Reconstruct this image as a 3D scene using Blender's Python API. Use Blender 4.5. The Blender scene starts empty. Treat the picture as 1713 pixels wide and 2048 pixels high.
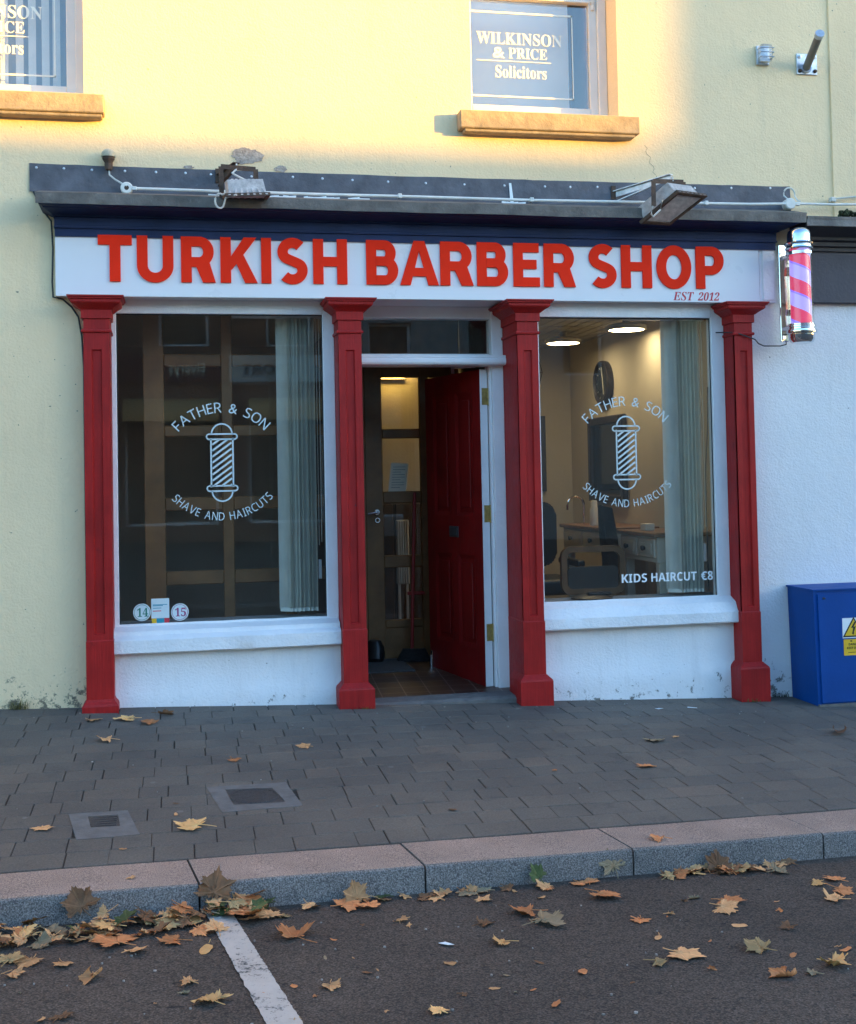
import bpy, bmesh, math, random
from mathutils import Vector, Matrix, noise
R = math.radians
random.seed(7)
sc = bpy.context.scene

# ------------------------------------------------------------------ camera
cam = bpy.data.cameras.new('camera')
cam.sensor_fit = 'HORIZONTAL'; cam.sensor_width = 36.0; cam.lens = 51.63
cam.shift_y = -0.0849; cam.clip_start = 0.05; cam.clip_end = 600
camo = bpy.data.objects.new('camera', cam); sc.collection.objects.link(camo)
f_, r_, u_ = (.20144375, .97897596, .03203884), (.97941215, -.2008796, -.01998059), (.01312457, -.03540419, .99928689)
camo.matrix_world = Matrix(((r_[0], u_[0], -f_[0], 0), (r_[1], u_[1], -f_[1], -7.5), (r_[2], u_[2], -f_[2], 1.40), (0, 0, 0, 1)))
sc.camera = camo

# ------------------------------------------------------------------ sky and sun
SUN_AZ, SUN_EL = 123.0, 4.5          # azimuth clockwise from +Y, elevation
wd = bpy.data.worlds.new('World'); sc.world = wd; wd.use_nodes = True
nt = wd.node_tree
sky = nt.nodes.new('ShaderNodeTexSky'); sky.sky_type = 'NISHITA'; sky.sun_disc = False
sky.ozone_density = 2.9; sky.dust_density = 0.6; sky.sun_elevation = R(SUN_EL); sky.sun_rotation = R(SUN_AZ)
bg = nt.nodes['Background']; bg.inputs[1].default_value = 0.15
nt.links.new(sky.outputs[0], bg.inputs[0])
sun = bpy.data.lights.new('sun', 'SUN'); sun.energy = 2.0; sun.angle = R(0.53); sun.color = (1.0, 0.57, 0.055)
suno = bpy.data.objects.new('sun', sun); sc.collection.objects.link(suno)
sd = Vector((math.sin(R(SUN_AZ)) * math.cos(R(SUN_EL)), math.cos(R(SUN_AZ)) * math.cos(R(SUN_EL)), math.sin(R(SUN_EL))))
suno.rotation_euler = sd.to_track_quat('Z', 'Y').to_euler(); suno.location = (6, -10, 9)
vs = sc.view_settings
vs.view_transform = 'Standard'; vs.look = 'None'; vs.gamma = 1.0; vs.use_curve_mapping = False
vs.exposure = 3.2
sc.cycles.max_bounces = 10; sc.cycles.transparent_max_bounces = 16; sc.cycles.diffuse_bounces = 5
sc.cycles.use_denoising = True

# ------------------------------------------------------------------ materials
def new_mat(name):
    m = bpy.data.materials.new(name); m.use_nodes = True
    return m, m.node_tree, m.node_tree.nodes['Principled BSDF']

def ramp(nt, fac, stops):
    n = nt.nodes.new('ShaderNodeValToRGB')
    e = n.color_ramp.elements
    while len(e) < len(stops): e.new(0.5)
    for i, (p, c) in enumerate(stops):
        e[i].position = p; e[i].color = (*c, 1) if len(c) == 3 else c
    nt.links.new(fac, n.inputs[0]); return n.outputs[0]

def tex_noise(nt, scale, detail=4, rough=.55, coord='Object', dist=0.0, stretch=None):
    tc = nt.nodes.new('ShaderNodeTexCoord'); n = nt.nodes.new('ShaderNodeTexNoise')
    n.inputs['Scale'].default_value = scale; n.inputs['Detail'].default_value = detail
    n.inputs['Roughness'].default_value = rough; n.inputs['Distortion'].default_value = dist
    src = tc.outputs[coord]
    if stretch:
        mp = nt.nodes.new('ShaderNodeMapping'); mp.inputs['Scale'].default_value = stretch
        nt.links.new(src, mp.inputs[0]); src = mp.outputs[0]
    nt.links.new(src, n.inputs['Vector']); return n.outputs['Fac']

def mix(nt, fac, a, b, mode='MIX'):
    n = nt.nodes.new('ShaderNodeMix'); n.data_type = 'RGBA'; n.blend_type = mode
    for s, v in ((n.inputs[0], fac), (n.inputs[6], a), (n.inputs[7], b)):
        if isinstance(v, (int, float)): s.default_value = v
        elif isinstance(v, tuple): s.default_value = (*v, 1)
        else: nt.links.new(v, s)
    return n.outputs[2]

def math_n(nt, op, a, b=0.0):
    n = nt.nodes.new('ShaderNodeMath'); n.operation = op
    for s, v in ((n.inputs[0], a), (n.inputs[1], b)):
        if isinstance(v, (int, float)): s.default_value = v
        else: nt.links.new(v, s)
    return n.outputs[0]

def add_bump(nt, b, h, dist, strength=1.0):
    n = nt.nodes.new('ShaderNodeBump'); n.inputs['Distance'].default_value = dist; n.inputs['Strength'].default_value = strength
    nt.links.new(h, n.inputs['Height']); nt.links.new(n.outputs[0], b.inputs['Normal'])

def paint(name, col, var=.12, rough=.5, scale=6, bump=None, metal=0.0, dirt=None, spec=.5, brush=0.0):
    """plain painted / cast surface with mottling, optional grain and optional patches of dirt"""
    m, nt, b = new_mat(name)
    lo = tuple(c * (1 - var) for c in col); hi = tuple(min(1, c * (1 + var)) for c in col)
    c = ramp(nt, tex_noise(nt, scale, 6, .6), [(.3, lo), (.7, hi)])
    if dirt:
        dcol, dscale, lo_, hi_ = dirt
        d = ramp(nt, tex_noise(nt, dscale, 7, .7), [(lo_, (0, 0, 0)), (hi_, (1, 1, 1))])
        c = mix(nt, d, c, dcol)
    nt.links.new(c, b.inputs['Base Color'])
    rr = nt.nodes.new('ShaderNodeMapRange'); rr.inputs[3].default_value = max(0, rough - .1); rr.inputs[4].default_value = min(1, rough + .12)
    nt.links.new(tex_noise(nt, scale * 4, 3), rr.inputs[0]); nt.links.new(rr.outputs[0], b.inputs['Roughness'])
    b.inputs['Metallic'].default_value = metal; b.inputs['Specular IOR Level'].default_value = spec
    if brush:
        st = ramp(nt, tex_noise(nt, 30, 4, .6, stretch=(3.0, 3.0, .12)), [(.3, tuple(1 - brush for _ in range(3))), (.7, tuple(1 + brush for _ in range(3)))])
        c = mix(nt, 1.0, c, st, 'MULTIPLY'); nt.links.new(c, b.inputs['Base Color'])
    if bump: add_bump(nt, b, mix(nt, .6, tex_noise(nt, bump[0], 5, .6), tex_noise(nt, 40, 4, .6, stretch=(3, 3, .1))) if brush else tex_noise(nt, bump[0], 5, .6), bump[1])
    return m

def glow(name, col, strength):
    m, nt, b = new_mat(name)
    b.inputs['Base Color'].default_value = (*col, 1)
    b.inputs['Emission Color'].default_value = (*col, 1); b.inputs['Emission Strength'].default_value = strength
    return m

def glass_mat(name, tint=(1, 1, 1), gain=1.0, rough=0.0, haze=0.0):
    m, nt, b = new_mat(name); nt.nodes.remove(b)
    o = nt.nodes['Material Output']
    t = nt.nodes.new('ShaderNodeBsdfTransparent'); t.inputs[0].default_value = (*tint, 1)
    g = nt.nodes.new('ShaderNodeBsdfGlossy'); g.inputs['Roughness'].default_value = rough
    ge = nt.nodes.new('ShaderNodeNewGeometry'); vd = nt.nodes.new('ShaderNodeVectorMath'); vd.operation = 'DOT_PRODUCT'
    nt.links.new(ge.outputs['Normal'], vd.inputs[0]); nt.links.new(ge.outputs['Incoming'], vd.inputs[1])
    k = math_n(nt, 'POWER', math_n(nt, 'SUBTRACT', 1.0, math_n(nt, 'ABSOLUTE', vd.outputs['Value'])), 5.0)
    fr = math_n(nt, 'ADD', math_n(nt, 'MULTIPLY', k, .96), .042)
    mm = nt.nodes.new('ShaderNodeMixShader')
    nt.links.new(math_n(nt, 'MINIMUM', math_n(nt, 'MULTIPLY', fr, gain), 1.0), mm.inputs[0])
    nt.links.new(t.outputs[0], mm.inputs[1]); nt.links.new(g.outputs[0], mm.inputs[2])
    out = mm.outputs[0]
    if haze:                                   # thin uneven film mixed in to lighten and warm dark panes
        df = nt.nodes.new('ShaderNodeBsdfDiffuse'); df.inputs[0].default_value = (.62, .52, .42, 1); m2 = nt.nodes.new('ShaderNodeMixShader')
        fc = nt.nodes.new('ShaderNodeMapRange'); fc.inputs[1].default_value = .3; fc.inputs[2].default_value = .75; fc.inputs[3].default_value = haze * .55; fc.inputs[4].default_value = haze * 1.7
        nt.links.new(tex_noise(nt, 2.2, 6, .65, stretch=(1.6, 1, .8), dist=.6), fc.inputs[0]); nt.links.new(fc.outputs[0], m2.inputs[0])
        nt.links.new(out, m2.inputs[1]); nt.links.new(df.outputs[0], m2.inputs[2]); out = m2.outputs[0]
    nt.links.new(out, o.inputs[0]); return m

M = {}
# rough masonry paint: cream wall and white wall
def render_wall(name, col, stain, splash=.38):
    m, nt, b = new_mat(name)
    c = ramp(nt, tex_noise(nt, 1.3, 5, .6), [(.3, tuple(x * .93 for x in col)), (.72, tuple(x * 1.04 for x in col))])
    streak = ramp(nt, tex_noise(nt, 5, 5, .65, stretch=(2.2, 1, .25)), [(.54, (0, 0, 0)), (.92, (.26, .26, .26))])
    c = mix(nt, streak, c, tuple(x * .72 for x in stain))
    sp = ramp(nt, tex_noise(nt, 34, 2, .5), [(.745, (0, 0, 0)), (.775, (1, 1, 1))])      # flaked specks
    c = mix(nt, sp, c, tuple(x * .55 for x in stain))
    # splashed dirt and algae low on the wall (patchy)
    tc = nt.nodes.new('ShaderNodeTexCoord'); sx = nt.nodes.new('ShaderNodeSeparateXYZ'); nt.links.new(tc.outputs['Object'], sx.inputs[0])
    mr = nt.nodes.new('ShaderNodeMapRange'); nt.links.new(sx.outputs[2], mr.inputs[0])
    mr.inputs[1].default_value = .62; mr.inputs[2].default_value = .02; mr.inputs[3].default_value = 0; mr.inputs[4].default_value = splash
    low = math_n(nt, 'ADD', tex_noise(nt, 16, 7, .75), mr.outputs[0])
    c = mix(nt, ramp(nt, low, [(.80, (0, 0, 0)), (.86, (.85, .85, .85))]), c, (.10, .095, .075))
    nt.links.new(c, b.inputs['Base Color']); b.inputs['Roughness'].default_value = .85; b.inputs['Specular IOR Level'].default_value = .25
    h = mix(nt, .45, tex_noise(nt, 70, 4, .6), tex_noise(nt, 22, 3, .5))
    add_bump(nt, b, h, .008)
    return m
M['cream'] = render_wall('cream_masonry_paint', (.94, .715, .435), (.52, .43, .30))
M['white_wall'] = render_wall('white_masonry_paint', (.80, .80, .79), (.5, .5, .5), .27)
M['white'] = paint('white_gloss_paint', (.80, .80, .81), .05, .5, 5, (40, .004), dirt=((.45, .43, .40), 14, .66, .9))
M['white_rough'] = paint('white_riser_paint', (.80, .80, .80), .06, .6, 4, (48, .007), dirt=((.28, .26, .23), 12, .68, .82))
M['riser'] = render_wall('white_riser_render', (.82, .82, .82), (.45, .44, .42), .235)
M['white_smooth'] = paint('white_sign_board', (.80, .80, .815), .02, .3, 2)
M['red'] = paint('red_gloss_paint', (.35, .013, .011), .18, .5, 5, (26, .003), dirt=((.11, .012, .014), 9, .60, .85), spec=.25, brush=.14)
M['red_chipped'] = paint('red_gloss_paint_chipped', (.34, .013, .012), .18, .5, 5, (26, .004), dirt=((.05, .03, .05), 22, .67, .70), spec=.25, brush=.14)
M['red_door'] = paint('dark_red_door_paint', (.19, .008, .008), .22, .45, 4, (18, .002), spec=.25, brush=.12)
M['red_letter'] = paint('red_sign_letter', (.95, .034, .010), .06, .6, 6, spec=.08)
M['navy'] = paint('navy_cornice_paint', (.020, .034, .095), .25, .5, 4, (14, .003), dirt=((.10, .10, .11), 10, .70, .9), spec=.2)
M['lead'] = paint('weathered_lead', (.10, .098, .112), .4, .6, 7, (16, .008), dirt=((.42, .43, .47), 18, .66, .86))
M['lead_edge'] = paint('lead_drip_edge', (.15, .135, .12), .4, .6, 8, (20, .010), dirt=((.40, .36, .30), 15, .6, .9))
M['nail'] = paint('galvanised_nail', (.75, .75, .78), .1, .35, 20, metal=.6)
M['galv'] = paint('galvanised_steel', (.52, .54, .58), .3, .4, 26, metal=.75, dirt=((.30, .20, .12), 20, .7, .9))
M['rust'] = paint('rusty_steel', (.085, .05, .032), .5, .75, 22, (60, .002), dirt=((.20, .09, .04), 30, .55, .8))
M['alum'] = paint('weathered_aluminium', (.50, .45, .42), .3, .65, 26, (45, .003), dirt=((.16, .14, .13), 24, .62, .85))
M['conduit'] = paint('white_plastic_conduit', (.74, .72, .66), .1, .45, 14, dirt=((.3, .28, .24), 16, .66, .9))
M['cable'] = paint('black_cable', (.02, .02, .022), .2, .5, 10)
M['cable_white'] = paint('white_cable', (.62, .60, .54), .1, .5, 10)
M['stone'] = paint('sandstone_sill', (.40, .29, .18), .22, .85, 12, (40, .006), dirt=((.22, .16, .10), 9, .58, .8))
M['timber_frame'] = paint('cream_sash_paint', (.78, .74, .68), .05, .4, 8)
M['blue'] = paint('blue_cabinet_paint', (.002, .062, .27), .14, .5, 3, (60, .001), dirt=((.05, .09, .20), 7, .62, .95), spec=.2)
M['yellow'] = paint('yellow_sign_vinyl', (.80, .50, .03), .06, .4, 8)
M['black'] = paint('black_vinyl', (.012, .012, .012), .2, .4, 8)
M['vinyl_white'] = paint('white_vinyl', (.80, .84, .84), .03, .4, 8)
M['vinyl'] = paint('pale_etched_vinyl', (.62, .72, .72), .06, .5, 9)
M['gold_vinyl'] = paint('pale_gold_vinyl', (.86, .82, .70), .04, .4, 8)
M['chrome'] = paint('polished_chrome', (.78, .78, .80), .03, .08, 8, metal=1.0)
M['chrome'].node_tree.nodes['Principled BSDF'].inputs['Roughness'].default_value = .08
M['brass'] = paint('painted_brass_hinge', (.38, .28, .09), .35, .5, 40, metal=.5, dirt=((.6, .58, .5), 30, .6, .8))
M['steel_dark'] = paint('dark_letter_plate', (.075, .085, .09), .15, .35, 20, metal=.4)
M['glass'] = glass_mat('window_glass', (.95, .96, .95), 1.0)
M['shop_glass'] = glass_mat('shop_window_glass', (.95, .96, .95), 1.15, haze=.008)
M['upper_glass'] = glass_mat('upper_window_glass', (.95, .96, .95), 2.2, haze=.006)
M['glass_clear'] = glass_mat('clear_glass', (.97, .97, .97), .8)
M['brass_strip'] = paint('tarnished_reflector_strip', (.62, .52, .36), .2, .18, 10, metal=1.0)
M['cup'] = paint('brown_cupboard_veneer', (.085, .048, .022), .25, .5, 5)
M['roofdark'] = paint('black_cornice_paint', (.020, .018, .020), .3, .55, 6, (14, .003))
M['slate_board'] = paint('charcoal_fascia_paint', (.042, .044, .058), .14, .55, 3, (40, .002), dirt=((.12, .12, .13), 20, .72, .9))
M['blind'] = paint('pale_mint_blind_fabric', (.86, .86, .79), .06, .8, 10, (160, .001))
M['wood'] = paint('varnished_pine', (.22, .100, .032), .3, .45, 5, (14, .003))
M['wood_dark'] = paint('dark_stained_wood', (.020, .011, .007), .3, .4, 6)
M['room_wall'] = paint('beige_room_paint', (.52, .45, .34), .06, .8, 3, (50, .002))
M['room_dark'] = paint('brown_room_paint', (.11, .09, .07), .1, .8, 3)
M['ceiling'] = paint('cream_ceiling', (.55, .50, .41), .05, .7, 3)
M['led'] = glow('led_panel', (1.0, .82, .50), 4.0)
M['tube'] = glow('warm_tube_lamp', (1.0, .68, .18), 6.0)
M['mat_grey'] = paint('grey_coir_mat', (.075, .075, .075), .3, .95, 60, (120, .006))
M['mirror'] = paint('mirror_glass', (.20, .18, .155), .01, .03, 3, metal=1.0)
M['mirror'].node_tree.nodes['Principled BSDF'].inputs['Roughness'].default_value = .03
M['leather'] = paint('black_chair_vinyl', (.016, .015, .016), .2, .4, 12)
M['tan_wood'] = paint('bentwood_chair_frame', (.15, .065, .022), .25, .4, 10)
M['cape'] = paint('dark_brown_cape', (.045, .028, .026), .3, .85, 12, (30, .01))
M['drawer'] = paint('cream_drawer_paint', (.58, .54, .45), .06, .5, 8)
M['paper'] = paint('cream_paper', (.74, .68, .54), .03, .8, 30)
M['bottle'] = paint('white_plastic_bottle', (.78, .74, .66), .04, .35, 10)
M['green_ink'] = paint('green_print', (.01, .20, .13), .05, .5, 10)
M['plum_ink'] = paint('plum_print', (.30, .02, .13), .05, .5, 10)
M['teal_ink'] = paint('teal_print', (.02, .30, .40), .05, .5, 10)
M['redp'] = paint('red_print', (.6, .04, .06), .05, .5, 10)
M['plaster'] = paint('bare_grey_plaster', (.44, .36, .30), .35, .9, 30, (60, .010), dirt=((.62, .56, .48), 40, .55, .8))
M['conc'] = paint('concrete', (.145, .132, .122), .22, .9, 14, (60, .006), dirt=((.08, .08, .08), 9, .6, .8))
M['iron'] = paint('cast_iron_cover', (.045, .042, .042), .3, .6, 30, (90, .004), dirt=((.09, .08, .075), 20, .6, .8))
M['quarry'] = None
M['moss'] = paint('moss', (.035, .045, .015), .5, .95, 30, (60, .01))
M['weed'] = paint('weed_leaf', (.16, .14, .035), .4, .8, 20)
M['brush'] = paint('dark_bristles', (.015, .013, .012), .4, .9, 60, (120, .01))
M['broom_red'] = paint('red_broom_pole', (.30, .022, .018), .1, .4, 10)
M['brick'] = None
M['grey_render'] = paint('grey_render', (.30, .31, .31), .12, .9, 2, (30, .004))
M['maroon'] = paint('maroon_fascia', (.10, .018, .016), .1, .5, 5)
M['pale_board'] = paint('pale_fascia', (.42, .44, .44), .08, .5, 5)
M['awning'] = paint('tan_awning_canvas', (.55, .32, .13), .1, .8, 3)
M['opp_dark'] = paint('brown_shop_glazing', (.075, .05, .036), .3, .35, 1.2)

def brick_mat():
    m, nt, b = new_mat('red_brick')
    tc = nt.nodes.new('ShaderNodeTexCoord'); mp = nt.nodes.new('ShaderNodeMapping'); mp.inputs['Rotation'].default_value = (R(90), 0, 0)
    br = nt.nodes.new('ShaderNodeTexBrick'); br.inputs['Scale'].default_value = 4.4
    br.inputs['Color1'].default_value = (.22, .085, .05, 1); br.inputs['Color2'].default_value = (.16, .07, .045, 1); br.inputs['Mortar'].default_value = (.24, .2, .16, 1)
    nt.links.new(tc.outputs['Object'], mp.inputs[0]); nt.links.new(mp.outputs[0], br.inputs[0]); nt.links.new(br.outputs[0], b.inputs['Base Color'])
    b.inputs['Roughness'].default_value = .9; return m
M['brick'] = brick_mat()

def quarry_mat():
    m, nt, b = new_mat('quarry_tile_floor')
    tc = nt.nodes.new('ShaderNodeTexCoord'); mp = nt.nodes.new('ShaderNodeMapping'); mp.inputs['Rotation'].default_value = (0, 0, R(3))
    br = nt.nodes.new('ShaderNodeTexBrick'); br.offset = 0; br.inputs['Scale'].default_value = 1.0
    br.inputs['Brick Width'].default_value = .155; br.inputs['Row Height'].default_value = .155; br.inputs['Mortar Size'].default_value = .004; br.inputs['Mortar Smooth'].default_value = .2
    br.inputs['Color1'].default_value = (.050, .022, .014, 1); br.inputs['Color2'].default_value = (.075, .032, .019, 1); br.inputs['Mortar'].default_value = (.20, .15, .11, 1)
    nt.links.new(tc.outputs['Object'], mp.inputs[0]); nt.links.new(mp.outputs[0], br.inputs[0])
    c = mix(nt, ramp(nt, tex_noise(nt, 9, 5), [(.5, (0, 0, 0)), (.9, (.6, .6, .6))]), br.outputs[0], (.05, .045, .04))
    nt.links.new(c, b.inputs['Base Color']); b.inputs['Roughness'].default_value = .42
    return m
M['quarry'] = quarry_mat()

def paver_mat():
    m, nt, b = new_mat('blue_grey_block_paving')
    at = nt.nodes.new('ShaderNodeAttribute'); at.attribute_name = 'tone'
    base = ramp(nt, at.outputs['Fac'], [(0, (.118, .102, .087)), (.5, (.130, .111, .093)), (.9, (.143, .119, .097)), (1, (.156, .123, .098))])
    big = ramp(nt, tex_noise(nt, 1.1, 5, .6), [(.32, (.78, .78, .80)), (.7, (1.22, 1.20, 1.16))])
    c = mix(nt, 1.0, base, big, 'MULTIPLY')
    fine = ramp(nt, tex_noise(nt, 130, 3, .7), [(.3, (.72, .72, .72)), (.72, (1.3, 1.3, 1.3))])
    c = mix(nt, 1.0, c, fine, 'MULTIPLY')
    st = ramp(nt, tex_noise(nt, 6, 6, .7), [(.57, (0, 0, 0)), (.72, (.55, .55, .55))])
    c = mix(nt, st, c, (.055, .050, .045))
    gum = nt.nodes.new('ShaderNodeTexVoronoi'); gum.inputs['Scale'].default_value = 3.2
    tc = nt.nodes.new('ShaderNodeTexCoord'); nt.links.new(tc.outputs['Object'], gum.inputs['Vector'])
    c = mix(nt, ramp(nt, gum.outputs['Distance'], [(.040, (.55, .55, .55)), (.056, (0, 0, 0))]), c, (.21, .20, .185))
    nt.links.new(c, b.inputs['Base Color']); b.inputs['Roughness'].default_value = .78; b.inputs['Specular IOR Level'].default_value = .3
    add_bump(nt, b, mix(nt, .5, tex_noise(nt, 160, 3, .7), tex_noise(nt, 18, 3)), .004)
    return m
M['paver'] = paver_mat()
M['joint'] = paint('paving_joint_grit', (.036, .031, .026), .4, .95, 50, (120, .004))

def granite(name, a, bcol, dark, scale=240):
    m, nt, b = new_mat(name)
    c = ramp(nt, tex_noise(nt, scale, 2, .6), [(.36, dark), (.46, a), (.56, bcol), (.68, tuple(min(1, x * 1.5) for x in bcol))])
    big = ramp(nt, tex_noise(nt, 4, 6, .65), [(.35, (.80, .80, .80)), (.7, (1.12, 1.1, 1.08))])
    c = mix(nt, 1.0, c, big, 'MULTIPLY')
    st = ramp(nt, tex_noise(nt, 10, 6, .7), [(.66, (0, 0, 0)), (.76, (.7, .7, .7))])
    c = mix(nt, st, c, tuple(x * .5 for x in a))
    nt.links.new(c, b.inputs['Base Color']); b.inputs['Roughness'].default_value = .8
    add_bump(nt, b, tex_noise(nt, scale, 2, .6), .003)
    return m
M['kerb_top'] = granite('pink_granite_lit_top', (.30, .20, .155), (.40, .27, .205), (.16, .11, .088))  # top coloured lighter and warmer for the sky and wall light on it
M['kerb_face'] = granite('grey_granite_shaded_face', (.14, .128, .12), (.22, .205, .19), (.075, .070, .066), 190)  # same granite, darker colour for the shadier street face

def asphalt_mat():
    m, nt, b = new_mat('worn_asphalt')
    tc = nt.nodes.new('ShaderNodeTexCoord')
    v = nt.nodes.new('ShaderNodeTexVoronoi'); v.inputs['Scale'].default_value = 165; nt.links.new(tc.outputs['Object'], v.inputs['Vector'])
    c = ramp(nt, v.outputs['Color'], [(.15, (.054, .041, .033)), (.5, (.092, .069, .054)), (.85, (.138, .103, .080))])
    edge = ramp(nt, v.outputs['Distance'], [(.35, (1.06, 1.06, 1.06)), (.75, (.62, .62, .62))])
    c = mix(nt, 1.0, c, edge, 'MULTIPLY')
    big = ramp(nt, tex_noise(nt, 1.6, 6, .65), [(.32, (.74, .74, .75)), (.7, (1.18, 1.16, 1.14))])
    c = mix(nt, 1.0, c, big, 'MULTIPLY')
    pit = ramp(nt, tex_noise(nt, 26, 4, .65, stretch=(1, 1.6, 1)), [(.31, (.9, .9, .9)), (.39, (0, 0, 0))])
    c = mix(nt, pit, c, (.012, .012, .012))
    w = nt.nodes.new('ShaderNodeTexVoronoi'); w.inputs['Scale'].default_value = 17; nt.links.new(tc.outputs['Object'], w.inputs['Vector'])
    c = mix(nt, ramp(nt, w.outputs['Distance'], [(.04, (.6, .6, .6)), (.065, (0, 0, 0))]), c, (.15, .135, .125))
    nt.links.new(c, b.inputs['Base Color']); b.inputs['Roughness'].default_value = .85; b.inputs['Specular IOR Level'].default_value = .3
    h = mix(nt, .5, v.outputs['Distance'], tex_noise(nt, 26, 4, .65))
    add_bump(nt, b, h, .006, .9)
    return m
M['asphalt'] = asphalt_mat()

def roadline_mat():
    m, nt, b = new_mat('worn_white_road_paint')
    n = tex_noise(nt, 55, 6, .75); n2 = tex_noise(nt, 7, 5, .7)
    c = ramp(nt, n2, [(.3, (.47, .40, .34)), (.7, (.58, .50, .43))])
    wear = ramp(nt, math_n(nt, 'ADD', math_n(nt, 'MULTIPLY', n, .6), math_n(nt, 'MULTIPLY', n2, .4)), [(.40, (1, 1, 1)), (.45, (0, 0, 0))])
    c = mix(nt, wear, c, (.09, .085, .08))
    nt.links.new(c, b.inputs['Base Color']); b.inputs['Roughness'].default_value = .8
    add_bump(nt, b, tex_noise(nt, 120, 3, .7), .004); return m
M['roadline'] = roadline_mat()

def leaf_mat(name, a, bcol, spot):
    m, nt, b = new_mat(name)
    oi = nt.nodes.new('ShaderNodeObjectInfo')
    c = ramp(nt, tex_noise(nt, 24, 5, .65), [(.3, a), (.7, bcol)])
    c = mix(nt, ramp(nt, tex_noise(nt, 60, 5, .7), [(.60, (0, 0, 0)), (.72, (.8, .8, .8))]), c, spot)
    av = nt.nodes.new('ShaderNodeAttribute'); av.attribute_name = 'vein'
    c = mix(nt, ramp(nt, av.outputs['Fac'], [(.45, (0, 0, 0)), (.95, (.55, .55, .55))]), c, tuple(min(1, x * 1.45) for x in bcol))
    hs = nt.nodes.new('ShaderNodeHueSaturation'); nt.links.new(c, hs.inputs['Color'])
    mr = nt.nodes.new('ShaderNodeMapRange'); mr.inputs[3].default_value = .75; mr.inputs[4].default_value = 1.25
    nt.links.new(oi.outputs['Random'], mr.inputs[0]); nt.links.new(mr.outputs[0], hs.inputs['Value'])
    nt.links.new(hs.outputs[0], b.inputs['Base Color']); b.inputs['Roughness'].default_value = .75; b.inputs['Specular IOR Level'].default_value = .25
    add_bump(nt, b, tex_noise(nt, 45, 4, .6), .004)
    return m
M['leaf_tan'] = leaf_mat('tan_leaf', (0.487, 0.237, 0.100), (0.674, 0.352, 0.153), (0.229, 0.102, 0.041))
M['leaf_orange'] = leaf_mat('orange_leaf', (0.473, 0.166, 0.059), (0.659, 0.262, 0.100), (0.186, 0.070, 0.029))
M['leaf_brown'] = leaf_mat('brown_leaf', (0.151, 0.074, 0.037), (0.257, 0.121, 0.056), (0.068, 0.034, 0.019))
M['leaf_yellow'] = leaf_mat('yellow_leaf', (0.659, 0.339, 0.118), (0.831, 0.461, 0.183), (0.358, 0.166, 0.059))
M['leaf_olive'] = leaf_mat('olive_leaf', (0.287, 0.186, 0.080), (0.444, 0.288, 0.130), (0.129, 0.077, 0.035))
M['leaf_green'] = leaf_mat('green_leaf', (.055, .075, .022), (.11, .125, .045), (.14, .085, .035))
M['leaf_grey'] = leaf_mat('pale_grey_leaf', (.25, .175, .095), (.34, .245, .145), (.13, .085, .045))

def stripe_mat():
    m, nt, b = new_mat('lit_barber_stripes')
    tc = nt.nodes.new('ShaderNodeTexCoord'); s = nt.nodes.new('ShaderNodeSeparateXYZ'); nt.links.new(tc.outputs['Object'], s.inputs[0])
    ang = math_n(nt, 'DIVIDE', math_n(nt, 'ARCTAN2', s.outputs[0], math_n(nt, 'MULTIPLY', s.outputs[1], -1)), 2 * math.pi)   # 0 at the street side, grows towards +X
    t = math_n(nt, 'FRACT', math_n(nt, 'ADD', math_n(nt, 'ADD', math_n(nt, 'DIVIDE', s.outputs[2], .188), ang), .32 + 10))
    n = nt.nodes.new('ShaderNodeValToRGB'); n.color_ramp.interpolation = 'CONSTANT'
    e = n.color_ramp.elements; e.new(.5); e.new(.5)
    for i, (p, c) in enumerate([(0, (.60, .045, .110)), (.46, (.38, .30, .74)), (.92, (.24, .16, .85))]):
        e[i].position = p; e[i].color = (*c, 1)
    nt.links.new(t, n.inputs[0]); nt.links.new(n.outputs[0], b.inputs['Base Color']); nt.links.new(n.outputs[0], b.inputs['Emission Color'])
    b.inputs['Emission Strength'].default_value = .10; b.inputs['Roughness'].default_value = .35
    return m
M['stripes'] = stripe_mat()

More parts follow.
